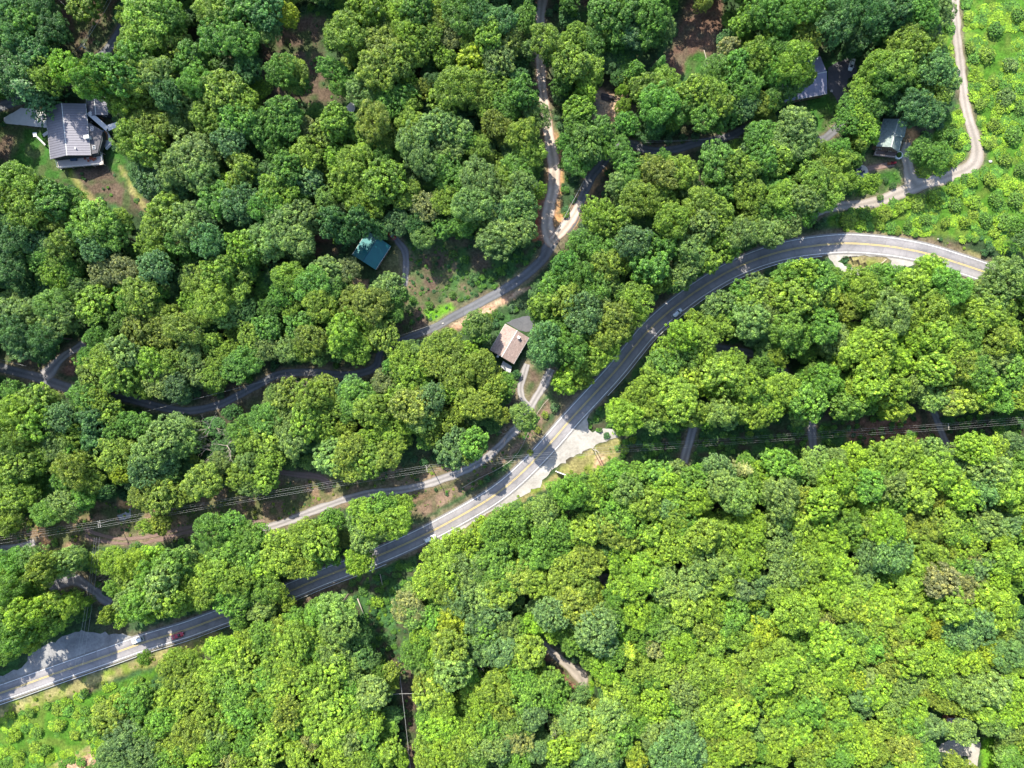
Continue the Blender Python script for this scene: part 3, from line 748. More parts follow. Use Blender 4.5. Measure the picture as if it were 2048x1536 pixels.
def trunk_mesh(seed, lobes, Ht=18.0, r0=.32, n=7):
    rg = random.Random(seed); mb = MB()
    top = Vector((rg.uniform(-.4, .4), rg.uniform(-.4, .4), Ht * .78))
    mb.tube([(0, 0, -1.2), (0, 0, 0.3), (.05, .05, Ht * .3), tuple(top * .75 + Vector((.1, -.1, 0))), tuple(top)], [r0 * 1.5, r0 * 1.15, r0 * .85, r0 * .5, r0 * .2], 6)
    for (x, y, z, r) in list(lobes)[:n]:
        s = Vector((0, 0, Ht * rg.uniform(.32, .58))); e = Vector((x * .9, y * .9, z)); m = (s + e) / 2 + Vector((rg.uniform(-.4, .4), rg.uniform(-.4, .4), -.4))
        mb.tube([s, m, e], [r0 * .42, r0 * .28, r0 * .1], 4, cap=False)
    return mb.mesh('trunk', M_BARK)

def bare_limbs(mb, rg, base, d, length, r, depth, spread=.7):
    e = base + d * length; m = (base + e) / 2 + Vector((rg.uniform(-1, 1), rg.uniform(-1, 1), rg.uniform(-.5, .5))) * length * .09
    mb.tube([base, m, e], [r, r * .8, r * .55], 4, cap=False)
    if depth == 0: return
    for k in range(rg.choice((2, 3, 3))):
        nd = (d + Vector((rg.uniform(-1, 1), rg.uniform(-1, 1), rg.uniform(-.35, .6))) * spread).normalized()
        bare_limbs(mb, rg, (base + e) / 2 if k == 0 and depth > 1 else e, nd, length * rg.uniform(.55, .8), r * .52, depth - 1, spread)

def bare_mesh(seed, Ht=15.0, depth=5, r=.26, lean=0.0):
    rg = random.Random(seed); mb = MB()
    top = Vector((lean, 0, Ht * .45)); mb.tube([(0, 0, -1), (lean * .4, 0, Ht * .2), top], [r * 1.2, r, r * .8], 6)
    for k in range(5):
        a = k * 1.3 + rg.random(); bare_limbs(mb, rg, top - Vector((0, 0, rg.uniform(0, 3))), Vector((math.cos(a), math.sin(a), .75)).normalized(), Ht * .24, r * .55, depth - 2)
    return mb.mesh('bare_limbs', M_PALE)

NB = 12
PROT = []
for i in range(NB):
    me, L = broad_crown(100 + i, nl=13 + (i * 5) % 8, open_=.05 if i % 3 else .15, nclu=(26, 34, 20, 30)[i % 4], nleaf=(54, 46, 60, 52)[i % 4], lsz=6.0 * (.031, .026, .040, .028)[i % 4])
    PROT.append((me, trunk_mesh(50 + i, L)))
PFINE = []
for i in range(3):
    me, L = broad_crown(200 + i, nl=16, fine=True, nclu=42, nleaf=28, open_=.03)
    PFINE.append((me, trunk_mesh(70 + i, L)))
PSHRUB = []
for i in range(3):
    me, L = broad_crown(300 + i, R0=2.0, Ht=2.2, nl=8, nclu=16, nleaf=22, lsz=.15)
    mb = MB()
    for k in range(5):
        a = k * 1.26; mb.tube([(0, 0, -.3), (math.cos(a) * .5, math.sin(a) * .5, 1.0)], [.05, .02], 4)
    PSHRUB.append((me, mb.mesh('stem', M_BARK)))
PCON = []
for i in range(3):
    mb = MB().tube([(0, 0, -1), (0, 0, 18.5)], [.34, .05], 6)
    PCON.append((conifer_crown(400 + i, droop=.10 if i == 1 else .2, arms=9 + i * 2), mb.mesh('trunk', M_BARK)))

TINT = dict(y=(.170, .272, .036), g=(.088, .210, .036), p=(.148, .240, .076), b=(.085, .175, .082), o=(.178, .238, .040), t=(.20, .21, .10), d=(.050, .135, .052),
            Y=(.22, .31, .03), B=(.170, .300, .028))
def tint_at(c, px, py):
    """the kind's own colour, drawn towards its stand; darkened at upper left to imitate shadow"""
    t = np.array(TINT[c]); k = .30 if c not in 'Y' else 0
    k2 = min(1, max(0, (px * .35 + py - 900) / 500)); m = np.array((.165, .275, .036)) * k2 + np.array((.085, .185, .042)) * (1 - k2); t = t * (.84 + .13 * k2)
    return t * (1 - k) + m * k
CNAME = dict(y='yellow-green', g='deep green', p='pale green', b='blue-green', o='olive', t='tan-tinged', d='dark green', Y='golden yellow', B='bright lime')

# every crown read off the photo: x, y, radius in thirds of a photo pixel, per 512 px tile
TREES = {
 (0, 0): "120,110,110,g 40,60,90,d 210,30,90,d 60,230,90,d 300,170,90,d 60,400,120,d 200,330,100,d 500,30,70,y 880,70,120,y 1010,90,90,g 860,200,100,y 1040,240,80,o 800,330,100,g 700,250,70,y 1290,60,110,y 1460,60,110,g 1300,200,110,g 1440,240,110,g 380,400,80,B 280,470,80,y 570,400,110,B 480,510,110,g 690,450,110,g 820,470,110,y 940,440,90,p 1180,480,100,g 1330,540,110,y 1450,600,90,y 700,620,100,B 860,680,80,o 900,770,90,o 780,830,90,y 880,900,90,y 1050,740,70,p 1130,620,80,p 1260,690,90,y 1420,720,100,g 1500,700,60,y 1150,920,110,p 1050,1010,100,p 1200,1030,100,p 900,1090,80,b 950,990,70,b 1380,840,90,b 1450,1010,90,y 1380,1130,80,B 1300,1200,100,g 1450,1220,100,b 1040,1130,80,b 1000,1260,110,y 1120,1340,100,p 940,1350,80,y 1450,1480,90,B 1240,1440,100,b 100,1090,100,y 230,1140,70,y 50,1180,90,y 310,1200,110,g 440,1180,80,g 140,1290,90,y 330,1310,80,o 560,1320,110,y 660,1390,100,g 480,1400,90,g 60,1400,100,d 200,1440,80,b 360,1480,90,o 560,1490,90,b 720,1310,60,y 900,1480,70,y 1080,1440,80,g 1200,1300,90,b 1000,560,90,d 1130,360,90,g 1480,400,80,d 760,100,50,y 100,550,80,d",
 (512, 0): "60,60,90,d 190,90,55,Y 60,180,70,p 650,50,90,B 860,60,80,y 540,190,100,y 600,290,60,y 640,220,70,g 150,420,90,g 240,430,85,y 430,420,70,g 480,520,55,g 260,490,60,g 960,50,90,g 1250,60,110,g 1100,150,80,o 1180,220,65,t 900,200,90,y 1010,230,80,y 760,290,100,o 730,420,100,o 850,350,90,o 960,330,70,y 1300,350,75,Y 1290,260,60,y 1130,340,60,y 1400,220,90,y 1490,240,80,o 1460,360,90,p 1340,90,90,d 1450,140,90,d 1200,510,110,y 1290,570,80,y 1120,610,80,y 920,500,50,B 1000,530,50,o 880,560,70,g 560,500,55,g 650,540,80,p 690,610,60,p 920,600,55,y 780,620,80,g 150,660,90,g 200,740,90,g 60,770,90,g 300,760,60,t 470,700,100,y 420,790,80,o 560,760,70,g 700,720,100,o 640,810,70,y 760,820,75,o 930,740,80,y 1090,760,100,p 1200,790,80,p 950,860,100,p 1010,960,90,p 1130,900,80,p 1240,840,70,g 1330,890,60,y 1440,740,80,o 1430,500,80,y 1500,640,70,g 1390,640,60,y 130,920,70,g 300,930,90,y 480,930,70,B 60,1040,70,b 180,1010,90,g 300,1080,80,b 600,970,90,y 520,1060,80,y 640,1070,70,B 770,1080,110,B 880,1160,80,y 650,1230,80,y 540,1140,70,y 130,1150,110,B 60,1240,90,g 250,1170,60,g 420,1200,60,p 1130,980,80,g 1330,1060,100,p 1420,1140,80,p 1500,1060,70,y 1140,1200,80,y 1300,1230,100,p 1010,1240,70,t 1250,1330,70,g 1400,1290,70,p 1500,1290,80,b 1450,1440,110,p 1000,1420,60,p 1120,1370,60,g 840,1330,60,b 740,1380,45,b 180,1330,130,p 60,1440,110,p 250,1430,90,p 300,1290,80,p 450,1330,90,d 560,1400,80,d 620,1320,90,d 1050,50,60,y 1180,1080,80,g 960,1340,60,d 1060,500,60,d 720,920,80,g",
 (1024, 0): "90,100,70,g 190,230,105,y 130,300,60,p 240,310,60,g 350,10,60,g 390,220,70,y 480,260,70,g 350,370,90,y 470,430,80,y 60,540,90,g 10,620,70,g 170,650,75,p 440,560,60,B 400,660,80,B 380,740,70,g 520,770,70,g 450,860,90,g 400,950,75,g 520,880,60,g 660,890,70,g 690,960,75,g 60,800,90,o 100,900,85,y 40,1010,80,g 60,1120,90,p 50,1240,95,p 50,1380,90,p 180,1150,45,y 560,60,100,g 700,60,110,g 850,90,90,g 640,200,70,g 820,180,80,g 980,200,60,p 1120,40,50,o 600,120,80,y 750,170,80,b 1400,120,75,B 1480,60,90,g 1300,290,60,t 1310,350,50,b 1470,330,90,y 1360,390,90,g 1230,430,80,g 1400,490,90,g 1490,430,70,g 820,520,90,y 920,490,80,y 880,620,110,g 1000,620,90,g 1080,560,90,y 1180,560,90,y 1250,620,90,y 1150,680,100,g 1290,690,75,g 970,700,60,y 860,750,55,d 740,420,50,g 650,630,40,B 660,545,30,B 690,740,60,g 1490,620,60,o 1400,630,75,b 1340,560,70,g 920,950,60,g 830,1000,70,o 900,1040,90,o 700,1080,80,g 640,1110,70,p 760,1190,100,o 1010,1030,90,y 1060,1080,70,p 1230,960,110,g 1370,1000,90,y 1480,800,80,g 1500,960,90,g 1290,1120,80,g 1430,1160,90,y 1490,1260,70,g 1130,1240,100,y 1250,1290,90,y 960,1330,90,y 1150,1350,90,p 900,1200,80,y 520,1280,95,B 610,1330,90,y 640,1400,80,p 430,1470,85,g 540,1500,80,g 720,1450,110,b 900,1470,90,g 1090,1500,90,p 1290,1460,80,y 1380,1400,90,p 1490,1380,60,p 1430,1310,60,y 300,500,60,g 250,880,60,g 30,470,60,d",
 (1536, 0): "60,60,100,g 200,60,90,g 300,60,80,g 450,60,100,d 600,50,90,d 700,60,90,d 800,50,90,d 930,80,90,g 1030,60,85,p 230,220,80,o 100,180,70,g 400,150,90,d 560,190,80,d 650,160,70,d 820,110,60,t 40,200,60,y 60,330,80,g 180,370,105,y 230,450,65,y 100,520,80,g 60,430,80,g 30,600,60,g 860,250,90,y 950,260,80,y 790,300,80,y 670,390,90,y 780,400,100,y 720,470,90,g 620,470,80,y 530,540,80,y 480,620,60,g 860,440,80,g 1010,410,95,b 1080,490,70,p 1000,560,70,y 1060,560,55,p 560,700,65,B 480,720,70,g 600,790,65,B 570,850,45,y 660,650,70,g 650,740,55,g 180,740,105,p 170,830,110,p 60,950,90,y 40,820,60,g 300,910,60,y 420,890,60,g 440,960,60,y 330,1010,65,y 200,970,60,g 610,1095,55,B 510,1080,50,y 380,1090,75,y 270,1080,90,y 350,1170,80,y 230,1190,90,p 90,1180,90,y 30,1080,70,g 120,1330,75,p 40,1440,80,p 100,1260,80,g 230,1280,65,g 1450,1430,110,b 1390,1500,80,p 1510,1350,60,g 900,640,90,d 980,680,80,d 760,610,60,d 520,960,40,g 1000,930,70,g 900,900,60,g 1080,820,50,g 800,200,70,d",
 (0, 512): "60,60,80,d 250,20,70,g 330,110,80,B 400,80,70,g 480,190,60,p 560,290,85,B 170,330,70,p 300,290,90,p 350,380,90,p 60,320,70,p 130,540,80,b 60,460,90,d 250,480,90,d 740,250,60,g 830,240,100,y 920,230,70,g 620,100,80,t 740,80,80,t 930,60,90,b 720,390,60,g 820,440,80,o 980,350,70,o 940,450,70,o 1090,440,90,o 1030,500,60,o 1180,150,80,y 1300,90,90,y 1420,110,80,y 1480,60,60,g 1160,260,60,B 1280,260,100,y 1400,220,80,y 1360,360,80,p 1220,340,70,y 1480,330,60,d 1500,480,70,y 570,510,70,g 510,600,60,g 640,640,90,y 720,580,90,p 560,720,80,y 480,830,80,g 570,850,70,y 700,720,90,y 790,750,70,y 900,650,90,B 1000,640,80,y 950,760,75,p 880,820,45,y 1040,780,75,b 1090,850,50,b 1130,600,70,p 1190,700,60,p 1310,640,70,y 1280,730,65,y 1390,680,70,g 1480,620,80,g 1270,520,50,y 1370,570,50,y 80,830,70,g 180,870,90,y 90,950,110,B 200,1000,100,B 300,860,60,y 350,970,90,b 420,1080,70,y 60,1080,100,y 300,1120,80,p 400,1160,60,g 90,1240,100,y 220,1220,80,y 60,1340,80,y 420,1290,100,o 500,1230,70,y 540,1350,70,o 370,1340,60,g 680,1190,85,o 720,1300,60,Y 760,1170,60,o 650,930,60,y 760,1000,60,g 830,1010,60,g 700,1050,60,g 60,1460,80,y 150,1440,60,y 380,1480,80,p 480,1460,70,g 640,1420,40,d 1030,1040,85,p 980,1100,90,p 900,1180,90,p 860,1290,90,b 960,1250,80,b 1080,1120,80,p 1010,1340,60,p 1210,1350,90,o 1160,1400,60,o 880,1420,80,o 960,1490,90,o 820,1470,60,o 1050,1440,60,o 1310,1240,60,p 1470,1030,70,g 1500,1100,70,y 1440,1330,80,y 1480,1250,70,p 1500,1380,60,p 1390,940,45,d 530,1000,80,d 560,1120,70,d 250,560,60,d 420,250,60,g",
 (512, 512): "200,130,90,y 160,230,80,g 210,310,60,y 330,180,90,g 420,90,80,p 480,140,60,p 560,80,60,t 430,220,70,g 380,300,90,y 440,330,60,y 80,310,60,g 790,130,90,p 740,200,55,p 850,220,70,g 600,270,80,o 700,290,90,o 760,250,60,y 820,330,60,g 520,440,90,B 620,430,70,y 500,530,80,y 600,560,75,B 770,480,80,o 700,500,50,y 330,500,90,o 280,560,60,y 380,600,50,p 190,550,70,p 60,430,70,g 60,560,70,p 1310,340,75,p 1290,400,60,g 1340,450,60,g 1410,400,35,y 1070,570,75,o 1130,520,75,o 1200,600,80,o 1060,640,80,o 1270,570,55,B 1340,660,90,o 1400,720,75,o 1180,700,80,o 870,620,75,B 920,570,50,p 820,670,60,g 950,700,85,B 1000,760,60,g 770,750,60,t 830,800,60,y 1160,820,60,y 1050,850,90,b 940,900,110,o 880,860,80,y 1000,950,90,p 1290,880,80,o 1370,900,80,o 1420,800,80,y 1490,780,60,g 1150,990,60,o 1220,930,60,o 900,1010,55,B 170,790,85,o 120,760,60,p 320,830,90,y 400,790,75,o 580,750,65,b 600,850,80,g 450,900,70,y 550,920,70,g 700,930,90,y 660,860,60,g 60,980,80,g 180,1010,80,p 290,1000,90,y 380,1000,80,y 220,1110,90,p 430,1080,60,y 540,1020,50,o 700,1080,70,B 800,1060,70,y 640,1140,70,y 560,1160,90,o 450,1200,80,p 560,1270,80,o 660,1240,90,y 780,1190,80,o 820,1140,60,y 640,1330,45,g 1200,1110,70,b 1170,1190,85,b 1310,1120,70,g 1270,1180,65,y 1050,1060,60,y 1480,960,45,o 60,1090,80,y 80,1220,80,y 50,1330,65,y 420,1520,70,g 640,1500,80,y 760,1510,80,g 870,1500,60,y 260,420,70,g 900,700,60,b",
 (1024, 512): "320,60,90,g 400,130,90,g 560,60,90,o 650,40,70,y 270,180,90,g 200,290,90,y 330,270,90,o 490,200,90,g 580,170,60,p 680,220,50,p 760,270,95,y 650,230,60,g 420,340,100,b 530,330,80,p 160,350,80,g 240,420,80,g 300,480,80,g 190,520,105,b 150,590,75,b 350,560,90,g 430,490,70,g 640,380,105,o 560,470,90,o 660,460,75,y 740,350,70,y 520,600,85,y 600,570,75,y 610,630,55,o 440,660,80,y 330,740,85,B 430,740,55,y 550,680,65,y 60,960,65,p 110,1000,45,p 830,60,100,g 900,150,65,y 1050,80,75,p 1010,150,60,p 1200,40,85,y 1260,80,55,y 1150,150,45,g 1320,0,55,y 800,100,60,g 1050,20,70,g 1440,130,75,p 1380,190,75,g 1430,250,80,y 1370,260,50,B 1250,290,80,p 1340,340,70,g 1430,380,90,p 1500,430,60,b 1490,330,70,p 1090,370,50,y 1020,480,95,B 980,450,45,B 1150,430,80,y 1240,430,70,y 1130,540,85,y 1060,580,80,g 920,580,65,y 910,660,85,g 980,640,70,g 870,740,85,y 930,780,80,y 1040,740,80,y 770,810,75,y 740,870,65,y 680,990,105,B 640,930,60,B 1190,800,60,B 1260,720,105,y 1320,650,65,y 1220,640,60,p 1000,860,105,y 900,920,80,y 1080,940,90,y 960,990,70,g 850,1010,60,p 1260,940,90,p 1300,990,60,b 1380,920,80,y 1430,850,80,y 1480,960,75,y 1400,760,90,y 1500,660,55,g 1500,830,80,g 1150,1000,45,g 280,1350,65,g 400,1320,80,g 350,1420,90,g 520,1340,80,y 480,1440,80,y 620,1320,80,g 700,1400,90,p 760,1310,75,g 870,1310,80,g 800,1480,90,y 930,1370,80,B 1000,1290,60,p 1060,1350,80,g 1150,1300,60,g 1100,1460,80,B 1240,1290,85,b 1260,1380,90,p 1350,1450,90,p 1500,1310,70,B 1450,1400,80,g 200,1510,80,p 600,1500,80,g 920,1510,80,b 1000,1460,70,g 1000,240,50,d",
 (1536, 512): "230,70,100,B 130,130,90,g 300,140,95,g 60,220,80,y 200,240,110,y 120,320,70,p 330,260,90,y 430,190,70,g 60,380,60,p 560,110,90,y 650,90,75,g 770,80,85,g 870,170,100,y 760,230,80,g 580,230,100,y 480,300,80,o 1040,80,95,B 960,60,75,B 1080,180,100,g 1150,230,60,g 1300,130,110,p 1430,120,100,p 1500,170,80,g 1350,250,90,p 1300,340,100,y 1400,330,80,y 1180,320,80,y 970,330,120,y 1040,400,80,y 730,340,110,p 650,380,80,g 870,400,80,y 1000,480,90,y 120,430,90,g 180,490,80,g 330,420,90,g 410,500,80,p 250,440,60,B 600,480,80,y 540,560,100,B 700,530,100,y 830,520,80,B 640,620,100,B 460,620,60,y 780,640,80,B 960,560,80,g 1100,560,90,y 1200,480,90,g 1310,580,80,p 1400,510,100,y 1500,530,60,g 1000,680,90,y 1130,650,90,y 1250,690,90,g 1360,640,90,p 1450,700,80,g 620,760,100,B 770,800,90,y 560,790,80,y 340,740,90,g 400,790,60,g 280,690,50,g 1320,800,90,B 1250,840,80,B 1150,860,85,o 1070,870,60,t 990,850,70,p 900,770,70,p 480,900,90,g 600,890,55,g 760,910,75,y 250,880,100,g 100,800,90,y 30,900,80,y 200,960,60,p 500,960,45,g 710,960,40,y 1400,870,65,g 1500,850,60,y 1200,740,70,B 30,700,50,g 60,620,60,y 80,1250,100,g 150,1330,80,g 290,1240,85,p 400,1240,80,p 520,1210,85,B 580,1290,80,y 400,1330,90,B 330,1380,60,d 700,1200,85,y 830,1170,85,y 880,1220,70,B 700,1300,80,g 600,1380,90,g 480,1400,80,y 740,1380,90,p 860,1340,80,y 1000,1190,85,p 1030,1290,100,B 1100,1360,80,y 1150,1210,75,b 1250,1160,105,B 1350,1180,80,y 1450,1140,75,b 1200,1290,80,b 1330,1280,105,p 1480,1250,80,g 1450,1380,100,y 1300,1400,90,b 1180,1440,90,B 900,1440,100,y 1020,1440,70,o 780,1480,80,g 640,1490,80,B 330,1490,100,B 200,1460,80,o 80,1440,100,p 1500,1480,80,y",
 (0, 1024): "50,40,75,y 270,10,75,g 420,0,55,p 900,20,75,o 880,90,50,y 1250,120,90,g 1370,90,80,g 1400,210,80,g 1340,270,80,g 1480,150,80,g 1500,260,70,g 60,300,90,g 180,280,80,p 250,340,90,o 100,400,80,y 300,380,85,o 380,310,80,p 440,270,50,p 170,460,65,g 50,470,90,g 690,300,85,B 790,310,90,B 880,290,80,B 760,400,80,y 900,380,90,g 1020,330,100,g 1110,300,70,p 1130,400,60,g 700,460,55,g 850,470,80,p 970,440,100,p 1000,560,100,y 1200,370,80,y 1300,400,90,y 1180,460,80,y 1420,420,90,y 1480,350,60,g 820,560,95,g 730,540,60,p 650,600,50,y 740,620,55,y 900,640,80,y 1010,660,70,o 1110,590,80,y 1220,590,75,y 1340,560,80,g 1430,540,80,g 1370,660,45,g 920,710,45,g 60,600,80,g 140,600,90,y 290,590,85,y 390,560,65,y 220,680,85,y 100,720,90,g 180,770,65,y 320,670,65,g 50,840,70,g 520,540,25,g 860,960,85,g 1060,890,65,y 1000,960,80,y 1150,900,60,y 1100,1010,80,y 1330,830,85,B 1400,910,90,y 1480,780,60,y 1260,1000,90,y 1200,1080,90,y 1380,1050,90,g 1480,960,80,y 1490,1100,70,y 780,1070,85,g 700,1160,75,o 840,1130,70,g 650,1230,80,o 560,1310,65,g 760,1350,90,b 880,1290,80,g 1000,1120,70,y 980,1250,80,g 1090,1180,80,y 1130,1330,90,o 1240,1230,80,y 1290,1330,70,p 1380,1290,70,B 1430,1200,80,g 1340,1140,60,y 1480,1380,80,g 860,1440,90,b 960,1380,70,o 1010,1490,80,g 660,1450,75,b 740,1500,70,b 1200,1460,80,B 1370,1500,60,t 1450,1500,70,y 1300,1420,70,g 1060,1440,70,o",
 (512, 1024): "60,110,60,g 150,230,90,y 290,110,100,y 380,180,100,y 440,60,80,g 230,160,70,y 60,340,70,B 240,390,75,o 330,370,55,o 60,460,80,g 160,480,60,y 30,600,60,p 120,330,60,y 430,260,60,g 205,530,35,y 620,60,70,p 700,80,90,y 820,60,90,y 880,90,65,y 650,160,80,p 760,170,75,p 800,220,50,p 600,290,75,B 630,340,80,B 600,380,50,B 690,270,60,g 480,590,100,p 400,640,90,g 500,690,100,p 390,570,60,g 250,660,65,g 150,720,80,y 60,760,80,g 230,780,100,y 340,740,80,y 330,850,80,g 470,840,80,p 120,880,90,y 200,950,90,y 60,1000,80,g 450,950,90,y 590,900,55,p 590,990,55,p 620,760,60,d 300,1000,90,y 130,1080,90,y 60,1180,80,g 180,1200,90,o 400,1100,90,y 500,1160,80,y 700,1090,85,p 620,1180,70,g 330,1180,80,y 560,1060,60,g 380,1280,80,y 470,1330,90,y 600,1270,80,y 690,1260,65,y 230,1290,60,g 560,1390,90,p 200,1370,50,B 90,1330,80,y 60,1440,90,y 330,1380,60,t 250,1470,80,y 470,1460,80,B 600,1490,80,y 690,1480,60,g 800,1450,65,y 870,1490,45,B 650,1340,80,g 740,950,45,g 810,950,55,o 1000,260,90,y 950,370,55,y 1030,400,90,y 1130,240,90,y 1230,180,85,B 1150,350,90,y 1250,330,90,p 1390,110,60,B 1440,130,90,g 1330,50,60,B 1480,40,70,g 1450,230,80,g 1380,330,80,g 1490,380,80,g 1280,430,70,p 1120,460,90,y 1000,460,60,y 930,500,60,p 900,580,75,t 940,620,70,p 1350,500,90,p 1440,480,90,y 1210,520,85,b 1100,560,55,g 1180,660,80,Y 1120,640,45,Y 1430,600,90,b 1050,640,60,g 1340,640,80,b 1380,720,80,g 1350,830,70,b 1460,820,80,b 1500,700,70,p 1260,760,60,g 1160,810,110,o 1070,850,60,B 1020,760,60,g 960,750,55,B 920,880,75,g 920,970,60,p 1010,900,60,g 1180,940,110,p 1080,1000,70,y 1000,1020,50,o 1500,900,60,B 1050,1100,90,y 1120,1170,80,y 1020,1240,60,g 1100,1300,90,B 1180,1260,50,g 1440,1060,90,y 1300,1090,70,y 1350,1170,80,B 1290,1000,60,g 1480,1180,70,o 1300,1340,80,y 1200,1410,80,y 1100,1430,90,B 1000,1400,75,y 1000,1490,75,y 1400,1290,80,g 1500,1290,60,p 1380,1400,80,p 1480,1430,70,b 1300,1480,70,g 1180,1500,70,y 700,900,50,d 640,860,60,d",
 (1024, 1024): "60,60,80,g 200,30,70,p 200,140,80,g 330,120,80,g 440,110,90,y 130,270,80,g 60,200,60,g 290,260,60,g 60,390,80,o 140,420,80,y 330,330,90,o 460,290,90,o 290,410,80,o 400,430,90,o 480,470,50,o 380,560,100,o 480,540,55,o 610,120,90,o 690,170,60,o 740,200,40,p 560,70,80,g 700,50,90,g 850,120,90,y 960,50,80,y 1000,200,90,y 890,260,80,B 660,300,75,B 700,430,85,B 800,360,90,B 640,490,75,g 900,400,80,p 950,480,75,p 1050,100,80,g 1140,150,100,y 1250,150,80,y 1340,90,60,y 1430,70,70,B 1420,170,80,B 1150,300,100,p 1280,320,90,p 1400,320,90,B 1470,260,70,y 1250,420,90,y 1100,430,90,p 1380,450,80,b 1490,440,60,b 1330,520,60,g 1440,530,50,B 1050,560,90,y 1170,560,90,B 760,610,80,B 880,610,65,g 640,570,70,g 620,650,65,g 230,610,110,b 130,680,55,B 500,700,120,b 560,640,80,b 380,790,75,g 540,780,80,b 90,840,85,y 50,780,50,Y 240,740,45,B 40,690,50,g 840,690,70,g 940,700,70,p 860,820,60,t 1000,820,90,B 1070,760,60,g 1180,700,90,o 1210,780,80,y 1320,620,90,g 1360,720,80,y 1490,720,75,Y 1280,730,70,g 1010,910,50,t 930,950,70,y 840,1000,60,g 760,960,70,y 550,950,65,B 460,890,45,g 620,870,60,g 1150,950,90,y 1260,960,80,B 1350,1040,80,o 1040,1060,80,p 1160,1070,80,y 1450,920,90,y 1450,1040,80,g 720,1030,60,g 640,1090,80,y 700,1150,70,y 600,1210,90,p 860,1130,80,B 870,1210,65,B 970,1180,70,g 720,1270,70,g 60,1000,80,g 100,1100,90,g 240,1030,80,g 240,1110,80,g 410,1100,50,b 120,1220,80,b 50,1260,70,g 390,1240,85,p 460,1290,80,o 50,1370,70,t 310,1430,80,B 430,1440,60,b 150,1440,60,b 550,1400,90,p 640,1370,80,g 720,1430,60,y 750,1500,60,Y 880,1340,90,p 1020,1320,90,b 960,1440,110,b 1080,1440,80,b 560,1500,80,b 1070,1210,70,p 1180,1270,80,B 1230,1190,80,y 1380,1180,90,B 1330,1290,70,B 1190,1370,60,o 1380,1400,80,y 1280,1450,80,B 1190,1480,60,y 1480,1310,60,b 1490,1440,60,g 50,1490,60,g 1050,690,60,g 940,880,50,b",
 (1536, 1024): "60,80,80,p 200,60,80,y 330,70,80,B 480,100,90,g 620,60,90,y 720,110,100,B 820,70,60,o 950,90,90,o 1080,60,90,y 1160,120,80,g 1200,190,80,B 1320,80,90,p 1430,90,80,b 1490,60,60,B 120,150,65,b 250,170,80,B 60,260,80,p 380,210,90,B 200,300,90,y 330,280,80,B 420,320,90,B 620,250,90,b 750,250,100,b 900,220,90,y 1000,290,80,y 1090,260,60,o 1150,330,70,g 1210,260,60,t 1280,330,70,b 1400,180,80,B 1420,290,90,y 1380,400,70,B 1490,330,60,B 130,360,90,p 850,370,90,y 930,330,60,y 560,410,70,p 700,430,40,g 1050,420,105,t 1160,460,75,t 1250,430,55,t 100,500,90,y 220,480,80,B 160,600,110,y 400,500,90,B 500,480,80,y 460,570,90,y 560,580,80,Y 650,500,70,B 820,490,90,B 900,540,60,y 1010,560,80,B 680,600,90,B 1130,570,100,y 1200,630,60,p 1340,520,90,B 1400,590,90,B 1300,560,60,g 30,700,45,Y 110,760,35,Y 340,660,55,t 720,690,90,y 830,690,90,B 500,730,80,g 620,720,80,y 990,690,65,Y 1010,760,45,Y 1130,700,80,b 1180,760,80,b 1280,680,90,b 1420,700,60,o 350,780,110,B 280,840,80,g 430,850,90,B 640,800,80,g 560,840,70,y 780,830,90,o 850,900,100,B 1000,880,80,B 1190,880,80,B 1100,830,60,g 1240,910,60,y 1330,850,60,Y 1430,860,80,b 1500,780,70,b 60,860,90,y 150,900,90,y 60,970,100,B 180,1000,80,y 330,950,90,B 300,1060,80,y 420,1000,90,B 500,1010,60,Y 620,1000,60,p 650,1080,80,B 560,1110,70,b 730,950,70,o 820,1060,80,p 1040,1030,60,y 1110,1050,70,p 1250,1080,90,p 1380,1080,100,p 1480,1060,70,y 260,1130,80,g 60,1140,80,B 110,1230,80,g 60,1310,80,y 180,1320,80,B 270,1230,60,g 400,1160,70,B 430,1270,60,g 360,1320,60,y 510,1310,70,B 690,1250,60,y 640,1330,60,o 740,1160,60,p 870,1190,80,B 960,1110,40,o 1060,1160,50,o 1150,1180,45,y 1230,1190,50,y 1320,1190,80,y 1420,1200,80,B 1360,1260,75,p 860,1290,80,g 780,1330,70,o 820,1410,80,o 960,1290,80,b 930,1360,60,g 1090,1320,45,p 1180,1320,60,p 80,1430,90,B 200,1400,80,y 330,1410,80,B 420,1470,80,g 560,1430,80,B 500,1380,60,g 650,1450,70,y 850,1490,80,B 940,1470,70,g 1130,1490,50,o 1480,1500,70,g 1440,1480,50,p 250,1490,80,y 1500,900,60,y 1500,1180,60,y",
}
T = []
for (ox, oy), s in TREES.items():
    for w in s.split():
        a, b, r, c = w.split(',')
        T.append((ox + float(a) / 3, oy + float(b) / 3, float(r) / 3, c))
rgt = np.random.RandomState(77)
# tall crowns may lean over a road as they do in the photo, but not cover what the photo shows free
def covers(px, py, r, margin):
    d = np.hypot(CLEAR[:, 0] - px, CLEAR[:, 1] - py)
    return bool((d < CLEAR[:, 2] + r * margin).any())
T2 = []
for (px, py, r, c) in T:
    for _ in range(6):
        d = np.hypot(CLEAR[:, 0] - px, CLEAR[:, 1] - py) - (CLEAR[:, 2] + r * .80)
        k = int(np.argmin(d))
        if d[k] >= 0: break
        v = np.array([px - CLEAR[k, 0], py - CLEAR[k, 1]]); L_ = np.hypot(*v) + 1e-6
        if -d[k] > 26: r *= .8; continue
        px += v[0] / L_ * (-d[k]) * 1.02; py += v[1] / L_ * (-d[k]) * 1.02; r *= .97
    if not covers(px, py, r, .6): T2.append((px, py, r, c))
T2.sort(key=lambda t: -t[2])

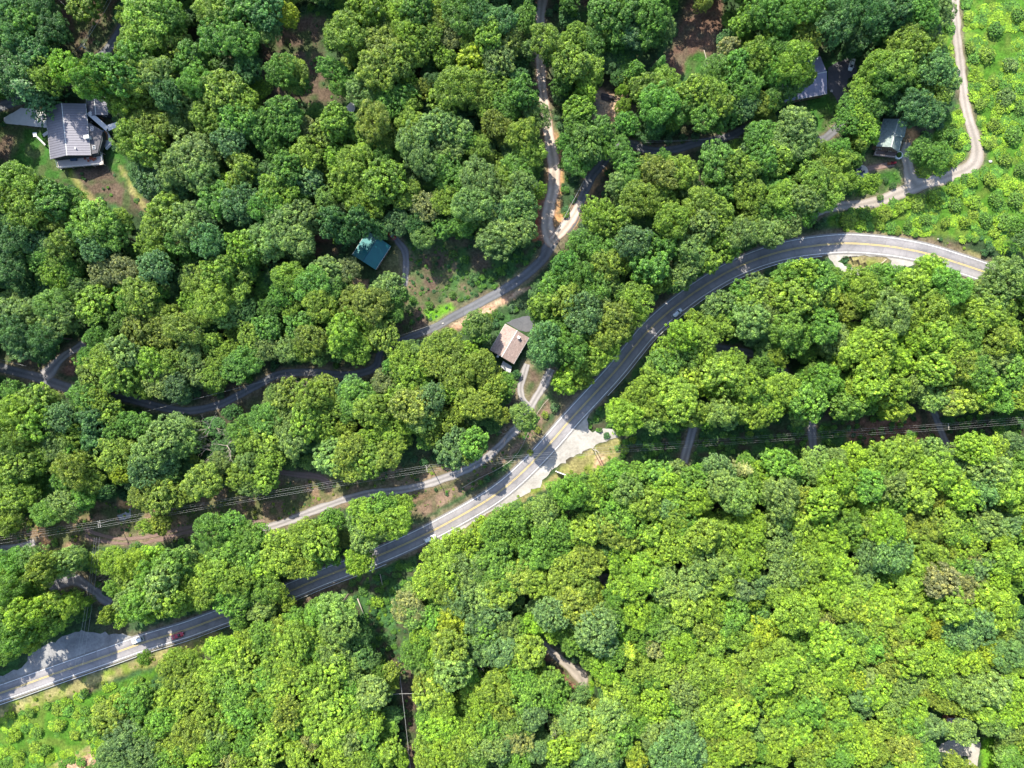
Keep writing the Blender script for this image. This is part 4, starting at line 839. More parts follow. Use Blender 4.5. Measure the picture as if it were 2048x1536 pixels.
LMK = [(140,260,'farmhouse'),(740,500,'teal roof'),(1018,690,'brown roof'),(1640,160,'grey roof by parking lot'),(1782,270,'green-grey roof'),(1150,900,'white gravel pull-out'),(1350,627,'silver car in the curve'),(862,1077,'white car in the lower lane'),(316,1272,'two cars at lower left'),(1740,520,'gravel loop'),(1215,195,'log pile'),(1108,350,'dirt road'),(850,940,'central utility pole'),(196,1050,'left utility pole'),(1885,855,'right utility pole'),(1385,890,'leftmost corridor driveway'),(1625,875,'middle corridor driveway'),(780,1245,'bright grass clearing'),(1150,1345,'sunlit lower track'),(1905,1440,'brick shed'),(100,730,'left track fork'),(700,745,'winding lane bend'),(1210,1165,'lower paved spot'),(1955,310,'mountain road bend'),(1490,705,'woodland lane'),(1380,80,'bare red slope'),(600,120,'upper brown clearing'),(150,1165,'shaded lower-left lane'),(1165,680,'highway straight'),(990,900,'gravel road bend'),(300,400,'slope below the farmhouse'),(1480,1480,'bottom edge right of centre'),(1700,1250,'lower right woods')]
ORD = ['nearest', 'second nearest', 'third nearest', 'fourth nearest', 'fifth nearest', 'sixth nearest', 'seventh nearest', 'eighth nearest', 'ninth nearest', 'tenth nearest', 'eleventh nearest', 'twelfth nearest'] + ['%dth nearest' % k for k in range(13, 40)]
def side(dx, dy):
    a = math.degrees(math.atan2(-dy, dx)) % 360
    return ['right', 'upper-right', 'upper', 'upper-left', 'left', 'lower-left', 'lower', 'lower-right'][int(((a + 22.5) % 360) // 45)]
def labels_for(items, noun):
    """items: (px, py, r, c) -> labels that rank like trees around the nearest landmark"""
    key = {}
    for i, (px, py, r, c) in enumerate(items):
        k = min(range(len(LMK)), key=lambda j: math.hypot(px - LMK[j][0], py - LMK[j][1]))
        key.setdefault((k, side(px - LMK[k][0], py - LMK[k][1]), c), []).append((math.hypot(px - LMK[k][0], py - LMK[k][1]), i))
    out = {}
    for (k, s, c), l in key.items():
        l.sort()
        for q, (_, i) in enumerate(l):
            rr = items[i][2]; sz = 'broad' if rr > 30 else ('medium' if rr > 22 else 'small')
            if len(l) == 1: out[i] = '%s %s %s, only one %s of the %s' % (sz, CNAME[c], noun, s, LMK[k][2])
            else: out[i] = '%s %s %s, %s to the %s, %s side' % (sz, CNAME[c], noun, ORD[q], LMK[k][2], s)
    return out

CROWN_OBJ = {}
TALL = [(90, 1240, 130, 1.35), (20, 1290, 90, 1.3), (150, 165, 90, 1.3), (1050, 825, 60, 1.35), (985, 850, 60, 1.25), (1480, 810, 420, 1.08), (700, 440, 90, 1.2), (1640, 60, 120, 1.15), (330, 1230, 90, 1.15), (780, 1070, 60, 1.15)]
def tall(px, py):
    m = 1.0
    for a, b, r, k in TALL:
        if math.hypot(px - a, py - b) < r: m = max(m, k)
    return m
def plant(name, kind, px, py, r, c, label, cat, group, Ht=None, zfrac=.78):
    """a tree whose crown stands where the photo shows it"""
    fine = c == 'b'
    lst = {'broad': PFINE if fine else PROT, 'con': PCON, 'shrub': PSHRUB}[kind]
    i = rgt.randint(len(lst)); crown, trunk = lst[i]
    R0, H0 = {'broad': (5.7, 18.0), 'con': (4.2, 19.0), 'shrub': (1.75, 2.2)}[kind]
    rm = r * .2
    ht = Ht or {'broad': np.clip(11.5 + rm * 1.6, 11, 24) * (.92 + .16 * rgt.rand()), 'con': 12 + rm * 1.8, 'shrub': .5 + rm * .6}[kind]
    if kind == 'broad': ht *= tall(px, py)
    z = ht * zfrac
    p = gp(px, py, z); base = float(H(p.x, p.y))
    rm = r * (CZ - base - z) * TAN / 1024
    o = empty(name, (p.x, p.y, base), rgt.rand() * 6.283, label, cat, group)
    s = rm / R0
    o.scale = (s * (.86 + .28 * rgt.rand()), s * (.86 + .28 * rgt.rand()), ht / H0)
    t = link('trunk' if kind != 'shrub' else 'stem', trunk, o); cr = link('crown' if kind != 'shrub' else 'foliage', crown, o)
    tc = tint_at(c, px, py) * (.86 + .28 * rgt.rand()) * (1 + .035 * rgt.randn(3))
    cr['tint'] = [float(max(.004, v)) for v in tc]
    CROWN_OBJ.setdefault((kind, fine, i), cr)
    return o

NIND = 296
ind = T2[:NIND]; rest = T2[NIND:]
lab = labels_for(ind, 'tree')
for i, (px, py, r, c) in enumerate(ind):
    plant('broadleaf_tree', 'broad', px, py, r * (1.15 if py > 900 and px > 650 else 1.16), c, lab[i], 'tree', 'broadleaf trees of the woods')

# conifers, a few that the photo shows plainly
CON = [(67,190,36,'b','greyish pine beside the farmhouse drive'),(88,148,20,'t','yellowish hemlock with spiky branches above the farmhouse'),(765,42,22,'b','soft blue-green pine at the top, beside bright trees'),
       (1257,1298,26,'Y','pale yellow star-shaped conifer in the lower woods'),(1486,938,24,'t','pale star-shaped conifer below the power line corridor'),(1100,1020,16,'b','small slender conifer at the edge of the lower woods'),
       (952,1135,13,'g','small dark conifer above the lower lane car'),(1320,130,14,'g','narrow conifer beside the bare red slope')]
for (px, py, r, c, l) in CON:
    plant('conifer_tree', 'con', px, py, r, c, l, 'conifer', None, zfrac=.55)

# dead and leafless trees
DEAD = [(402,858,9,21,'dead grey tree with bare spreading limbs below the winding lane'),(440,895,10,22,'second dead tree with pale limbs, right of the first below the lane'),(412,905,8,23,'leafless pale treetop between green crowns below the winding lane'),
        (598,772,9,24,'pale leafless treetop beside the lane bend'),(685,905,6,25,'small bare pale treetop above the power line'),(955,1358,9,26,'dead brown treetop above the lower woods'),
        (1900,1185,7,28,'dark bare limbs in a tan crown at lower right'),(1648,1245,8,29,'pale dead treetop in the lower right woods'),(1990,1350,8,30,'bare tan treetop near the right edge'),
        (1102,1442,9,31,'bare white tree fallen sideways in the lower woods'),(1145,1425,6,32,'thin pale bare tree right of the fallen white one'),(870,1262,5,33,'small bare grey tree left of the golden tree'),
        (672,270,5,34,'pale bare twigs above the upper woods'),(1785,590,5,35,'small bare grey treetop right of the gravel loop woods'),(200,1165,5,36,'bare twigs by the shaded lower-left lane'),(1015,868,5,37,'white bare tree beside the gravel road bend')]
for (px, py, r, sd, l) in DEAD:
    ht = 17.0; p = gp(px, py, ht * .85); b = float(H(p.x, p.y))
    o = empty('dead_tree', (p.x, p.y, b), sd * 1.7, l, 'dead tree')
    o.scale = (r / 9, r / 9, 1.18)
    link('limbs', bare_mesh(sd), o)

# shrubs that stand apart
SH = [(1940,95,14,'y'),(1975,110,18,'y'),(1990,60,20,'g'),(2020,130,20,'p'),(2035,30,18,'g'),(1985,165,15,'y'),(1960,210,14,'y'),(2010,195,22,'p'),(2040,215,16,'g'),(1985,250,16,'y'),(2025,270,20,'g'),(1975,290,12,'y'),(2010,320,16,'y'),(2040,340,16,'g'),
      (1945,365,12,'B'),(1980,360,16,'y'),(1905,378,14,'B'),(1870,395,16,'B'),(1910,410,16,'g'),(1950,405,15,'B'),(1990,400,18,'g'),(2030,400,20,'g'),(1835,410,16,'y'),(1800,415,14,'B'),(1770,430,15,'y'),(1730,430,14,'g'),(1690,438,13,'y'),(1850,440,15,'g'),(1890,445,13,'B'),(1930,445,14,'B'),(1970,440,18,'g'),(2010,445,18,'g'),(1815,450,12,'g'),(1760,452,11,'B'),
      (1850,275,14,'g'),(1880,300,15,'g'),(1900,265,14,'B'),(1915,290,13,'B'),(1840,310,12,'g'),(1870,325,12,'y'),(1905,325,12,'B'),
      (1725,385,9,'g'),(1760,395,8,'g'),(1785,372,9,'d'),(1770,360,7,'d'),
      (20,1430,12,'B'),(60,1425,13,'g'),(95,1412,10,'g'),(130,1405,12,'B'),(30,1470,14,'B'),(75,1465,12,'g'),(120,1450,15,'y'),(170,1420,12,'g'),(200,1400,12,'B'),(150,1470,12,'y'),(90,1500,14,'g'),(40,1510,15,'B'),(240,1385,11,'g'),(280,1360,10,'g'),(10,1530,12,'g'),
      (755,1205,15,'B'),(765,1170,8,'g'),(790,1150,8,'d'),(705,1165,10,'d'),(725,1180,10,'d'),(640,1090,12,'g'),(60,1046,8,'y'),(110,1085,9,'g'),(270,1095,10,'B'),(320,1092,8,'g'),
      (1412,885,9,'g'),(1455,895,9,'d'),(1500,868,8,'y'),(1560,893,8,'g'),(1660,860,9,'d'),(1800,850,8,'g'),(1840,885,8,'d'),(1950,870,10,'g'),(2000,862,12,'g'),(1265,880,9,'y'),(1230,925,12,'g'),(1250,900,11,'y'),(1200,860,6,'d'),
      (975,640,14,'g'),(990,625,9,'g'),(1000,630,9,'d'),(905,508,11,'g'),(930,520,12,'g'),(948,555,12,'d'),(825,600,9,'g'),(905,590,9,'g'),(860,610,9,'g'),(1060,905,8,'o'),(1075,860,9,'o'),(1090,830,9,'y'),(960,965,7,'g'),
      (1130,380,10,'g'),(1125,330,10,'g'),(1132,430,9,'g'),(1215,345,9,'d'),(1245,205,7,'B'),(1238,182,7,'B'),(1950,480,8,'g'),(1830,470,7,'g'),(1795,465,7,'o')]
labs = labels_for([(a, b, r, c) for a, b, r, c in SH], 'shrub')
for i, (px, py, r, c) in enumerate(SH):
    plant('shrub', 'shrub', px, py, r * .8, c, labs[i], 'shrub', 'shrubs on the slopes and verges', zfrac=.5)

# ------------------------------------------------------------------ the rest of the woodland: one object, leaf crowns instanced on points
def scatter(name, label, P, Sc, Rz, tint, which, protos, tilt=None):
    """one stuff object whose points carry crowns; protos are crown objects that already stand in the scene"""
    n = len(P)
    me = bpy.data.meshes.new(name); me.vertices.add(n)
    me.vertices.foreach_set('co', np.ascontiguousarray(P, np.float32).ravel())
    rot = np.zeros((n, 3), np.float32); rot[:, 2] = Rz
    if tilt is not None: rot[:, :2] = tilt
    for an, ty, key, d in (('rot', 'FLOAT_VECTOR', 'vector', rot), ('scl', 'FLOAT_VECTOR', 'vector', Sc), ('tint', 'FLOAT_VECTOR', 'vector', tint)):
        a = me.attributes.new(an, ty, 'POINT'); a.data.foreach_set(key, np.ascontiguousarray(d, np.float32).ravel())
    a = me.attributes.new('which', 'INT', 'POINT'); a.data.foreach_set('value', np.ascontiguousarray(which, np.int32))
    me.update()
    o = tag(link(name, me), label, kind='stuff')
    ng = bpy.data.node_groups.new(name + '_nodes', 'GeometryNodeTree')
    ng.interface.new_socket('Geometry', in_out='INPUT', socket_type='NodeSocketGeometry'); ng.interface.new_socket('Geometry', in_out='OUTPUT', socket_type='NodeSocketGeometry')
    N = ng.nodes; L = ng.links
    gi = N.new('NodeGroupInput'); go = N.new('NodeGroupOutput'); ip = N.new('GeometryNodeInstanceOnPoints'); jn = N.new('GeometryNodeJoinGeometry')
    for pr in protos:
        oi = N.new('GeometryNodeObjectInfo'); oi.transform_space = 'ORIGINAL'; oi.inputs['Object'].default_value = pr; oi.inputs['As Instance'].default_value = True
        L.new(oi.outputs['Geometry'], jn.inputs[0])
    def attr(nm, dt):
        a = N.new('GeometryNodeInputNamedAttribute'); a.data_type = dt; a.inputs['Name'].default_value = nm; return a
    ar, as_, aw = attr('rot', 'FLOAT_VECTOR'), attr('scl', 'FLOAT_VECTOR'), attr('which', 'INT')
    er = N.new('FunctionNodeEulerToRotation'); L.new(ar.outputs['Attribute'], er.inputs[0])
    mp = N.new('GeometryNodeMeshToPoints'); L.new(gi.outputs[0], mp.inputs[0])
    L.new(mp.outputs[0], ip.inputs['Points']); L.new(jn.outputs[0], ip.inputs['Instance'])
    ip.inputs['Pick Instance'].default_value = True
    L.new(aw.outputs['Attribute'], ip.inputs['Instance Index']); L.new(er.outputs[0], ip.inputs['Rotation']); L.new(as_.outputs['Attribute'], ip.inputs['Scale'])
    L.new(ip.outputs[0], go.inputs[0])
    md = o.modifiers.new('scatter', 'NODES'); md.node_group = ng
    return o

protoB = [v for k, v in CROWN_OBJ.items() if k[0] == 'broad']
protoS = [v for k, v in CROWN_OBJ.items() if k[0] == 'shrub']
Pts = []; Scs = []; Tin = []
def add_tree(px, py, rpx, c, ht, z0=.78):
    p = gp(px, py, ht * z0); b = float(H(p.x, p.y)); rm = rpx * (CZ - b - ht * z0) * TAN / 1024; s = rm / 5.7
    Pts.append((p.x, p.y, b)); Scs.append((s * (.85 + .3 * rgt.rand()), s * (.85 + .3 * rgt.rand()), ht / 18.0))
    Tin.append(tint_at(c, px, py) * (.84 + .32 * rgt.rand()) * (1 + .035 * rgt.randn(3)))
for (px, py, r, c) in rest:
    add_tree(px, py, r * 1.24, c, float(np.clip(10.5 + r * .2 * 1.5, 10, 20)) * tall(px, py))
# lower trees under and between the tall ones, wherever the photo shows no open ground
ZP = [(k, np.array(p, float), p) for k, p, f, d in ZONES]
TA = np.array([(a, b, r) for a, b, r, c in T2])
def open_ground(px, py, m=0):
    for k, P, p in ZP:
        if P[:, 0].min() - m < px < P[:, 0].max() + m and P[:, 1].min() - m < py < P[:, 1].max() + m:
            X = np.array([px]); Y = np.array([py])
            if inside(p, X, Y)[0] or (m and edge_dist(p, X, Y)[0] < m): return True
    return False
sp = 38.0
near_col = lambda px, py: T2[int(np.argmin(np.hypot(TA[:, 0] - px, TA[:, 1] - py)))][3]
for gx_ in np.arange(-520, 2570, sp):
    for gy_ in np.arange(-520, 2060, sp):
        px = gx_ + rgt.uniform(-.45, .45) * sp; py = gy_ + rgt.uniform(-.45, .45) * sp
        off = px < -30 or px > 2078 or py < -30 or py > 1566
        if off:
            if rgt.rand() < .25: continue
            if 1890 < px < 2060 and py < 0 : continue
            if px > 2040 and py < 560: continue
            if px < 0 and 1400 < py < 1640: continue
            # keep the sun path into the picture as the photo has it at the upper edge
            r = rgt.uniform(24, 36); ht = 10.5 + r * .2 * 1.45
            c = rgt.choice(list('yyggpobB')); 
            if covers(px, py, r, 1): continue
            add_tree(px, py, r, c, ht)
        else:
            dense = px > 1100 and (py > 920 or 560 < py < 800)
            r = rgt.uniform(18, 28); ht = rgt.uniform(11, 15) if dense else rgt.uniform(7, 10.5)
            if open_ground(px, py, r * .55) or covers(px, py, r, .95): continue
            c = near_col(px, py)
            if c in 'YBty': c = rgt.choice(list('gyd'))
            if rgt.rand() < .35 and not dense: c = 'd'  # darker tint imitates the shade in gaps between crowns
            add_tree(px, py, r, c, ht, .75)
Pts = np.array(Pts)
scatter('woodland', 'lesser crowns filling the woodland between and below the large trees', Pts, np.array(Scs), rgt.rand(len(Pts)) * 6.283, np.array(Tin), rgt.randint(0, len(protoB), len(Pts)), protoB)

# ------------------------------------------------------------------ low leafy growth: vines on the slopes, brush on the verges, ferns in the gaps
UP = []; US = []; UT = []
UCOL = dict(kudzu=['B', 'B', 'g', 'y', 'g'], under=['g', 'g', 'd'], mixed=['g', 'o', 'd', 'y'], brush=['o', 't', 'g'], dry=['o', 'y', 'o'], grass=['g', 'd'], lawn=['g'], lawnbright=['B'], brown=['d', 'g'], orange=['o'], red=['o'], redbrown=['g'], tan=['o'], olive=['o'], redstrong=['o'])
ringroad = []
for nm, mk, pts in ROADS: ringroad += [(p[0], p[1], p[2]) for p in catmull(pts, 6)]
ringroad += [(p[0], p[1], p[2] + 9) for p in catmull(HWY, 6)]
ringroad = np.array(ringroad)
HSE = np.array([(135,262,62),(190,225,30),(185,310,34),(742,506,46),(1018,688,48),(1028,735,14),(1640,155,40),(1600,175,30),(1780,268,42),(1770,305,26),(1724,342,13),(1690,150,30),(55,238,45),(1905,1436,24),(1040,650,24),(1215,195,24),(1190,215,20),(1920,1500,40),(1120,945,6),(1784,327,8),(110,1325,60),(180,1290,60),(240,1270,24),(60,1350,30),(1150,895,38),(1110,920,30),(1060,965,28),(1000,1005,24),(1200,880,14),(1222,868,8),(700,216,10),(1210,1165,14)])
def off_road(px, py, m=2):
    if (np.hypot(ringroad[:, 0] - px, ringroad[:, 1] - py) < ringroad[:, 2] + m).any(): return False
    return not (np.hypot(HSE[:, 0] - px, HSE[:, 1] - py) < HSE[:, 2]).any()
for kind, poly, fe, dens in ZONES:
    if dens <= 0: continue
    P = np.array(poly, float); x0, y0 = P.min(0); x1, y1 = P.max(0)
    bald = lambda a, b: kind == 'kudzu' and float(vnoise(np.array([a]), np.array([b]), 22, 31)[0]) < .47
    n = int((x1 - x0) * (y1 - y0) * .04 * dens * (2.6 if kind == 'kudzu' else 1.6))
    X = rgt.uniform(x0, x1, n); Y = rgt.uniform(y0, y1, n); ok = inside(poly, X, Y)
    for px, py in zip(X[ok], Y[ok]):
        if bald(px, py) or not off_road(px, py): continue
        p = gp(px, py, .3)
        r = rgt.uniform(.5, 1.4) if kind in ('kudzu', 'under') else rgt.uniform(.25, .8)
        flat = rgt.uniform(.15, .42) if kind == 'kudzu' else rgt.uniform(.3, .8)
        if kind in ('kudzu',): r *= rgt.choice([1, 1, 1.4, 2.0]); flat *= rgt.choice([.4, .6, 1.1])
        UP.append((p.x, p.y, p.z - .35)); US.append((r / 1.9, r / 1.9, flat * r / 1.9 * 1.3))
        UT.append(np.array(TINT[UCOL[kind][rgt.randint(len(UCOL[kind]))]]) * (.8 + .4 * rgt.rand()))
# forest-floor growth
for _ in range(5200):
    px = rgt.uniform(-60, 2110); py = rgt.uniform(-60, 1600)
    if open_ground(px, py) or not off_road(px, py, 4): continue
    p = gp(px, py, .4); r = rgt.uniform(.7, 2.0)
    UP.append((p.x, p.y, p.z - .4)); US.append((r / 1.9, r / 1.9, rgt.uniform(.4, 1.1) * r / 1.9)); UT.append(np.array(TINT[rgt.choice(['d', 'g', 'd', 'b'])]) * (.7 + .4 * rgt.rand()))
UP = np.array(UP)
scatter('ground_cover', 'low vines, ferns and brush covering slopes and verges', UP, np.array(US), rgt.rand(len(UP)) * 6.283, np.array(UT), rgt.randint(0, len(protoS), len(UP)), protoS)
print('trees', len(T), len(T2), 'filler', len(Pts), 'cover', len(UP))

# ------------------------------------------------------------------ roofs and walls
def ribbed(name, col, per=0.45, axis='X', rough=.45, metal=.35, bump=.6, noise=.1):
    m, nt, out = mat_new(name); N = nt.nodes; L = nt.links
    p = N.new('ShaderNodeBsdfPrincipled'); p.inputs['Roughness'].default_value = rough; p.inputs['Metallic'].default_value = metal
    tc = N.new('ShaderNodeTexCoord'); no = N.new('ShaderNodeTexNoise'); no.inputs['Scale'].default_value = .7; no.inputs['Detail'].default_value = 7; no.inputs['Roughness'].default_value = .7
    L.new(tc.outputs['Object'], no.inputs['Vector'])
    mx = N.new('ShaderNodeMix'); mx.data_type = 'RGBA'; mx.inputs[6].default_value = [c * (1 - noise * 2) for c in col] + [1]; mx.inputs[7].default_value = [c * (1 + noise * 2) for c in col] + [1]
    L.new(no.outputs['Fac'], mx.inputs[0]); L.new(mx.outputs[2], p.inputs['Base Color']); L.new(p.outputs[0], out.inputs[0]); return m
def shingles(name, col, col2, noise_scale=1.4):
    m, nt, out = mat_new(name); N = nt.nodes; L = nt.links
    p = N.new('ShaderNodeBsdfPrincipled'); p.inputs['Roughness'].default_value = .95
    tc = N.new('ShaderNodeTexCoord'); br = N.new('ShaderNodeTexBrick'); br.inputs['Scale'].default_value = 1.0
    br.inputs['Color1'].default_value = list(col) + [1]; br.inputs['Color2'].default_value = list(col2) + [1]; br.inputs['Mortar'].default_value = [c * .6 for c in col] + [1]
    br.inputs['Brick Width'].default_value = .9; br.inputs['Row Height'].default_value = .28; br.inputs['Mortar Size'].default_value = .02; br.inputs['Bias'].default_value = -.1
    L.new(tc.outputs['Object'], br.inputs['Vector'])
    no = N.new('ShaderNodeTexNoise'); no.inputs['Scale'].default_value = noise_scale; no.inputs['Detail'].default_value = 7; no.inputs['Roughness'].default_value = .7; L.new(tc.outputs['Object'], no.inputs['Vector'])
    mr = N.new('ShaderNodeMapRange'); mr.inputs['From Min'].default_value = .3; mr.inputs['From Max'].default_value = .7; mr.inputs['To Min'].default_value = .62; mr.inputs['To Max'].default_value = 1.25; L.new(no.outputs['Fac'], mr.inputs['Value'])
    vs = N.new('ShaderNodeVectorMath'); vs.operation = 'SCALE'; L.new(br.outputs['Color'], vs.inputs[0]); L.new(mr.outputs[0], vs.inputs['Scale'])
    L.new(vs.outputs[0], p.inputs['Base Color']); L.new(p.outputs[0], out.inputs[0]); return m

M_RIB = ribbed('ribbed_metal_roof', (.155, .15, .175)); M_RIBL = ribbed('rib_line_metal', (.10, .097, .112))
M_TEAL = ribbed('teal_metal_roof', (.008, .125, .13), metal=.05, noise=.12)
M_TEALD = ribbed('teal_ridge_metal', (.010, .08, .11), metal=.15)
M_GREY = ribbed('pale_grey_roof', (.19, .19, .26), metal=.1, rough=.7)
M_GREEN = shingles('green_grey_shingles', (.20, .25, .24), (.24, .29, .27))
M_BROWNR = shingles('weathered_brown_shingles', (.29, .21, .185), (.37, .28, .25))
M_BRD = shingles('dark_shingles', (.09, .09, .10), (.12, .11, .12))
M_SIDE = simple('cream_siding', (.55, .52, .46), .85, noise=.08)
M_SIDEB = simple('brown_siding', (.22, .15, .11), .85, noise=.15)
M_TRIM = simple('roof_trim', (.50, .50, .48), .6, noise=.08)

def house(name, label, px4, zE, rise, over, mroof, mwall, ridge_frac=.5, seed=0, ribs=None, mridge=None, trim=None, chimney=None, vents=(), lean=None, extra=None, steps=None):
    """px4: photo pixels of the roof's eave corners: along the left eave (a0, a1), then along the right eave (b1, b0); gables join a0-b0 and a1-b1"""
    cpx = np.mean([p[0] for p in px4]); cpy = np.mean([p[1] for p in px4])
    base = float(gp(cpx, cpy, 0).z)
    z = base + zE
    c = [Vector((*at(a, b, z), 0)) for a, b in px4]
    ctr = sum(c, Vector()) / 4
    u = ((c[1] - c[0]) + (c[2] - c[3])).normalized(); v = Vector((-u.y, u.x, 0))
    if (c[3] - c[0]).dot(v) < 0: v = -v
    Ln = ((c[1] - c[0]).length + (c[2] - c[3]).length) / 2; Wd = ((c[3] - c[0]).dot(v) + (c[2] - c[1]).dot(v)) / 2
    base = float(H(ctr.x, ctr.y))
    o = empty(name, (ctr.x, ctr.y, base), math.atan2(u.y, u.x), label, 'house' if 'garage' not in name else 'garage')
    # local frame: x along the ridge, y across (positive y = left of u)
    s = 1 if v.dot(Vector((-u.y, u.x, 0))) > 0 else -1     # which local side the right eave is on
    hl, hw = Ln / 2, Wd / 2; ze, zr = zE, zE + rise
    for sy in (1, -1):
        mb = MB().slab([(-hl, sy * hw, ze), (hl, sy * hw, ze), (hl, 0.0, zr), (-hl, 0.0, zr)], .14)
        rf = mb.build('roof_slope', mroof, o)
        if ribs:
            n = int(Ln / ribs); rb = MB()
            for k in range(n + 1):
                x = -hl + .05 + (Ln - .1) * k / n
                d = Vector((0, -sy * hw, rise)); nn = Vector((0, sy * rise, hw)).normalized()
                a = Vector((x, sy * hw, ze)) + nn * .02; b = Vector((x, sy * .12, zr - rise * .12 / hw)) + nn * .02
                rb.slab([a - Vector((.05, 0, 0)) + nn * .045, a + Vector((.05, 0, 0)) + nn * .045, b + Vector((.05, 0, 0)) + nn * .045, b - Vector((.05, 0, 0)) + nn * .045], .045)
            r_ = rb.build('rib', M_RIBL, rf); r_['kind'] = 'stuff'
    MB().slab([(-hl - .03, .16, zr + .01 - .16 * rise / hw), (hl + .03, .16, zr + .01 - .16 * rise / hw), (hl + .03, 0, zr + .045), (-hl - .03, 0, zr + .045)], .04).slab([(-hl - .03, -.16, zr + .01 - .16 * rise / hw), (hl + .03, -.16, zr + .01 - .16 * rise / hw), (hl + .03, 0, zr + .045), (-hl - .03, 0, zr + .045)], .04).build('ridge_cap', mridge or M_TRIM, o)
    for sy in (1, -1):
        MB().tube([(-hl, sy * (hw + .06), ze - .09), (hl, sy * (hw + .06), ze - .09)], .075, 6).build('gutter', trim or M_TRIM, o)
    wl, ww = hl - over, hw - over
    zt = ze + over * rise / hw - .16
    for (a, b) in (((-wl, -ww), (wl, -ww)), ((wl, ww), (-wl, ww))):
        MB().box(((a[0] + b[0]) / 2, a[1], (zt - 1.5) / 2), (abs(b[0] - a[0]), .2, zt + 1.5)).build('side_wall', mwall, o)
    for sx in (1, -1):
        x = sx * (wl + .0)
        q = [(x, -ww + .1, -1.5), (x, ww - .1, -1.5), (x, ww - .1, zt), (x, 0, zr - .22), (x, -ww + .1, zt)]
        q2 = [(x - sx * .2, *p[1:]) for p in q]
        f = [(0, 1, 2, 3, 4), (9, 8, 7, 6, 5)] + [(i, 5 + i, 5 + (i + 1) % 5, (i + 1) % 5) for i in range(5)]
        MB().add(q + q2, f).build('gable_wall', mwall, o)
    rg = random.Random(seed)
    for sy in (1, -1):
        n = max(2, int(wl * 2 / 3.4))
        for k in range(n):
            x = -wl + (k + .5) * 2 * wl / n; zc = min(zt - 1.1, 1.9 if zt < 4 else rg.choice((1.9, zt - 1.2)))
            f = MB().box((x, sy * (ww + .11), zc), (1.25, .06, 1.35)).build('window', M_WHITE, o)
            MB().box((x, sy * (ww + .15), zc), (1.0, .05, 1.1)).build('pane', M_GLASS, f)
    for sx in (1, -1):
        for y in (-ww * .5, ww * .5):
            f = MB().box((sx * (wl + .03), y, 1.8), (.06, 1.1, 1.3)).build('window', M_WHITE, o)
            MB().box((sx * (wl + .07), y, 1.8), (.05, .9, 1.05)).build('pane', M_GLASS, f)
    d = MB().box((hl - over + .03, 0, 1.05), (.08, 1.0, 2.1)).build('door', M_BROWN, o)
    MB().box((hl - over + .10, .36, 1.0), (.05, .08, .08)).build('handle', M_STEEL, d)
    def loc(px, py, zz):
        x, y = at(px, py, base + zz); w = Vector((x, y, 0)) - Vector((ctr.x, ctr.y, 0)); return w.dot(u), w.dot(Vector((-u.y, u.x, 0)))
    def roofz(y): return ze + rise * (1 - min(1, abs(y) / hw))
    if chimney:
        px, py, w1, w2, hh, mat = chimney; x, y = loc(px, py, zr + .3); zz = roofz(y)
        ch = MB().box((x, y, zz + hh / 2 - .6), (w1, w2, hh + 1.2)).build('chimney', mat, o)
        MB().box((x, y, zz + hh + .06), (w1 + .2, w2 + .2, .12)).build('chimney_cap', M_WHITE, ch)
    for (px, py) in vents:
        x, y = loc(px, py, zr); zz = roofz(y)
        MB().tube([(x, y, zz - .1), (x, y, zz + .55)], .16, 8).tube([(x, y, zz + .55), (x, y, zz + .68)], .3, 8).build('vent_pipe', M_WHITE, o)
    return o, loc, hl, hw, base

# farmhouse at upper left
fh, floc, fhl, fhw, fb = house('farmhouse', 'large farmhouse with ribbed grey metal roof and pale deck at upper left', [(90, 216), (101, 318), (181, 311), (171, 206)], 5.6, 2.3, .5, M_RIB, M_DARK, ribs=.95, seed=1, chimney=(168.5, 271, 1.1, 1.9, 1.3, M_WHITE), vents=[(149, 295)])
def lp(f, px, py, z): x, y = f(px, py, z); return (x, y)
def plane_box(mb, f, quad, z0, z1):
    P = [lp(f, a, b, z1) for a, b in quad]
    A = sum(P[i][0] * P[(i + 1) % len(P)][1] - P[(i + 1) % len(P)][0] * P[i][1] for i in range(len(P)))
    if A < 0: P = P[::-1]
    return mb.prism(P, z0, z1)
def railing(f, pts, z, parent, mat, hgt=1.05, sp=1.6, name='railing'):
    P = [Vector((*lp(f, a, b, z), z)) for a, b in pts]; mb = MB(); pm = MB()
    for a, b in zip(P, P[1:]):
        mb.tube([a + Vector((0, 0, hgt)), b + Vector((0, 0, hgt))], .075, 4); mb.tube([a + Vector((0, 0, .2)), b + Vector((0, 0, .2))], .03, 4)
        n = max(1, int((b - a).length / sp))
        for k in range(n + 1):
            q = a.lerp(b, k / n); pm.box((q.x, q.y, z + hgt / 2), (.11, .11, hgt))
        m = int((b - a).length / .3)
        for k in range(m):
            q = a.lerp(b, k / m); mb.box((q.x, q.y, z + hgt / 2 + .05), (.03, .03, hgt - .15))
    r = mb.build(name, mat, parent); p = pm.build('rail_post', mat, parent); p['kind'] = 'stuff'
    return r
dk = plane_box(MB(), floc, [(112, 314), (117.5, 337), (207, 329), (203, 288), (188, 288), (188, 311)], 2.25, 2.45).build('deck', M_WOODL, fh)
pm = MB()
for (a, b) in [(117, 334), (140, 333), (162, 331), (184, 330), (204, 327), (203, 305)]:
    x, y = lp(floc, a, b, 2.3); pm.box((x, y, .6), (.22, .22, 3.3))
pm.build('deck_post', M_WOODL, fh)['kind'] = 'stuff'
railing(floc, [(113, 316), (117.8, 336), (206.5, 328.5), (203.5, 289)], 2.45, fh, M_WHITE)
st = MB()
for k in range(9):
    x, y = lp(floc, 118.5 + k * .05, 320 + k * 1.7, 1.4); st.box((x, y, 2.3 - k * .24), (1.6, .5, .1))
st.build('stair', M_WOODL, fh)['kind'] = 'stuff'
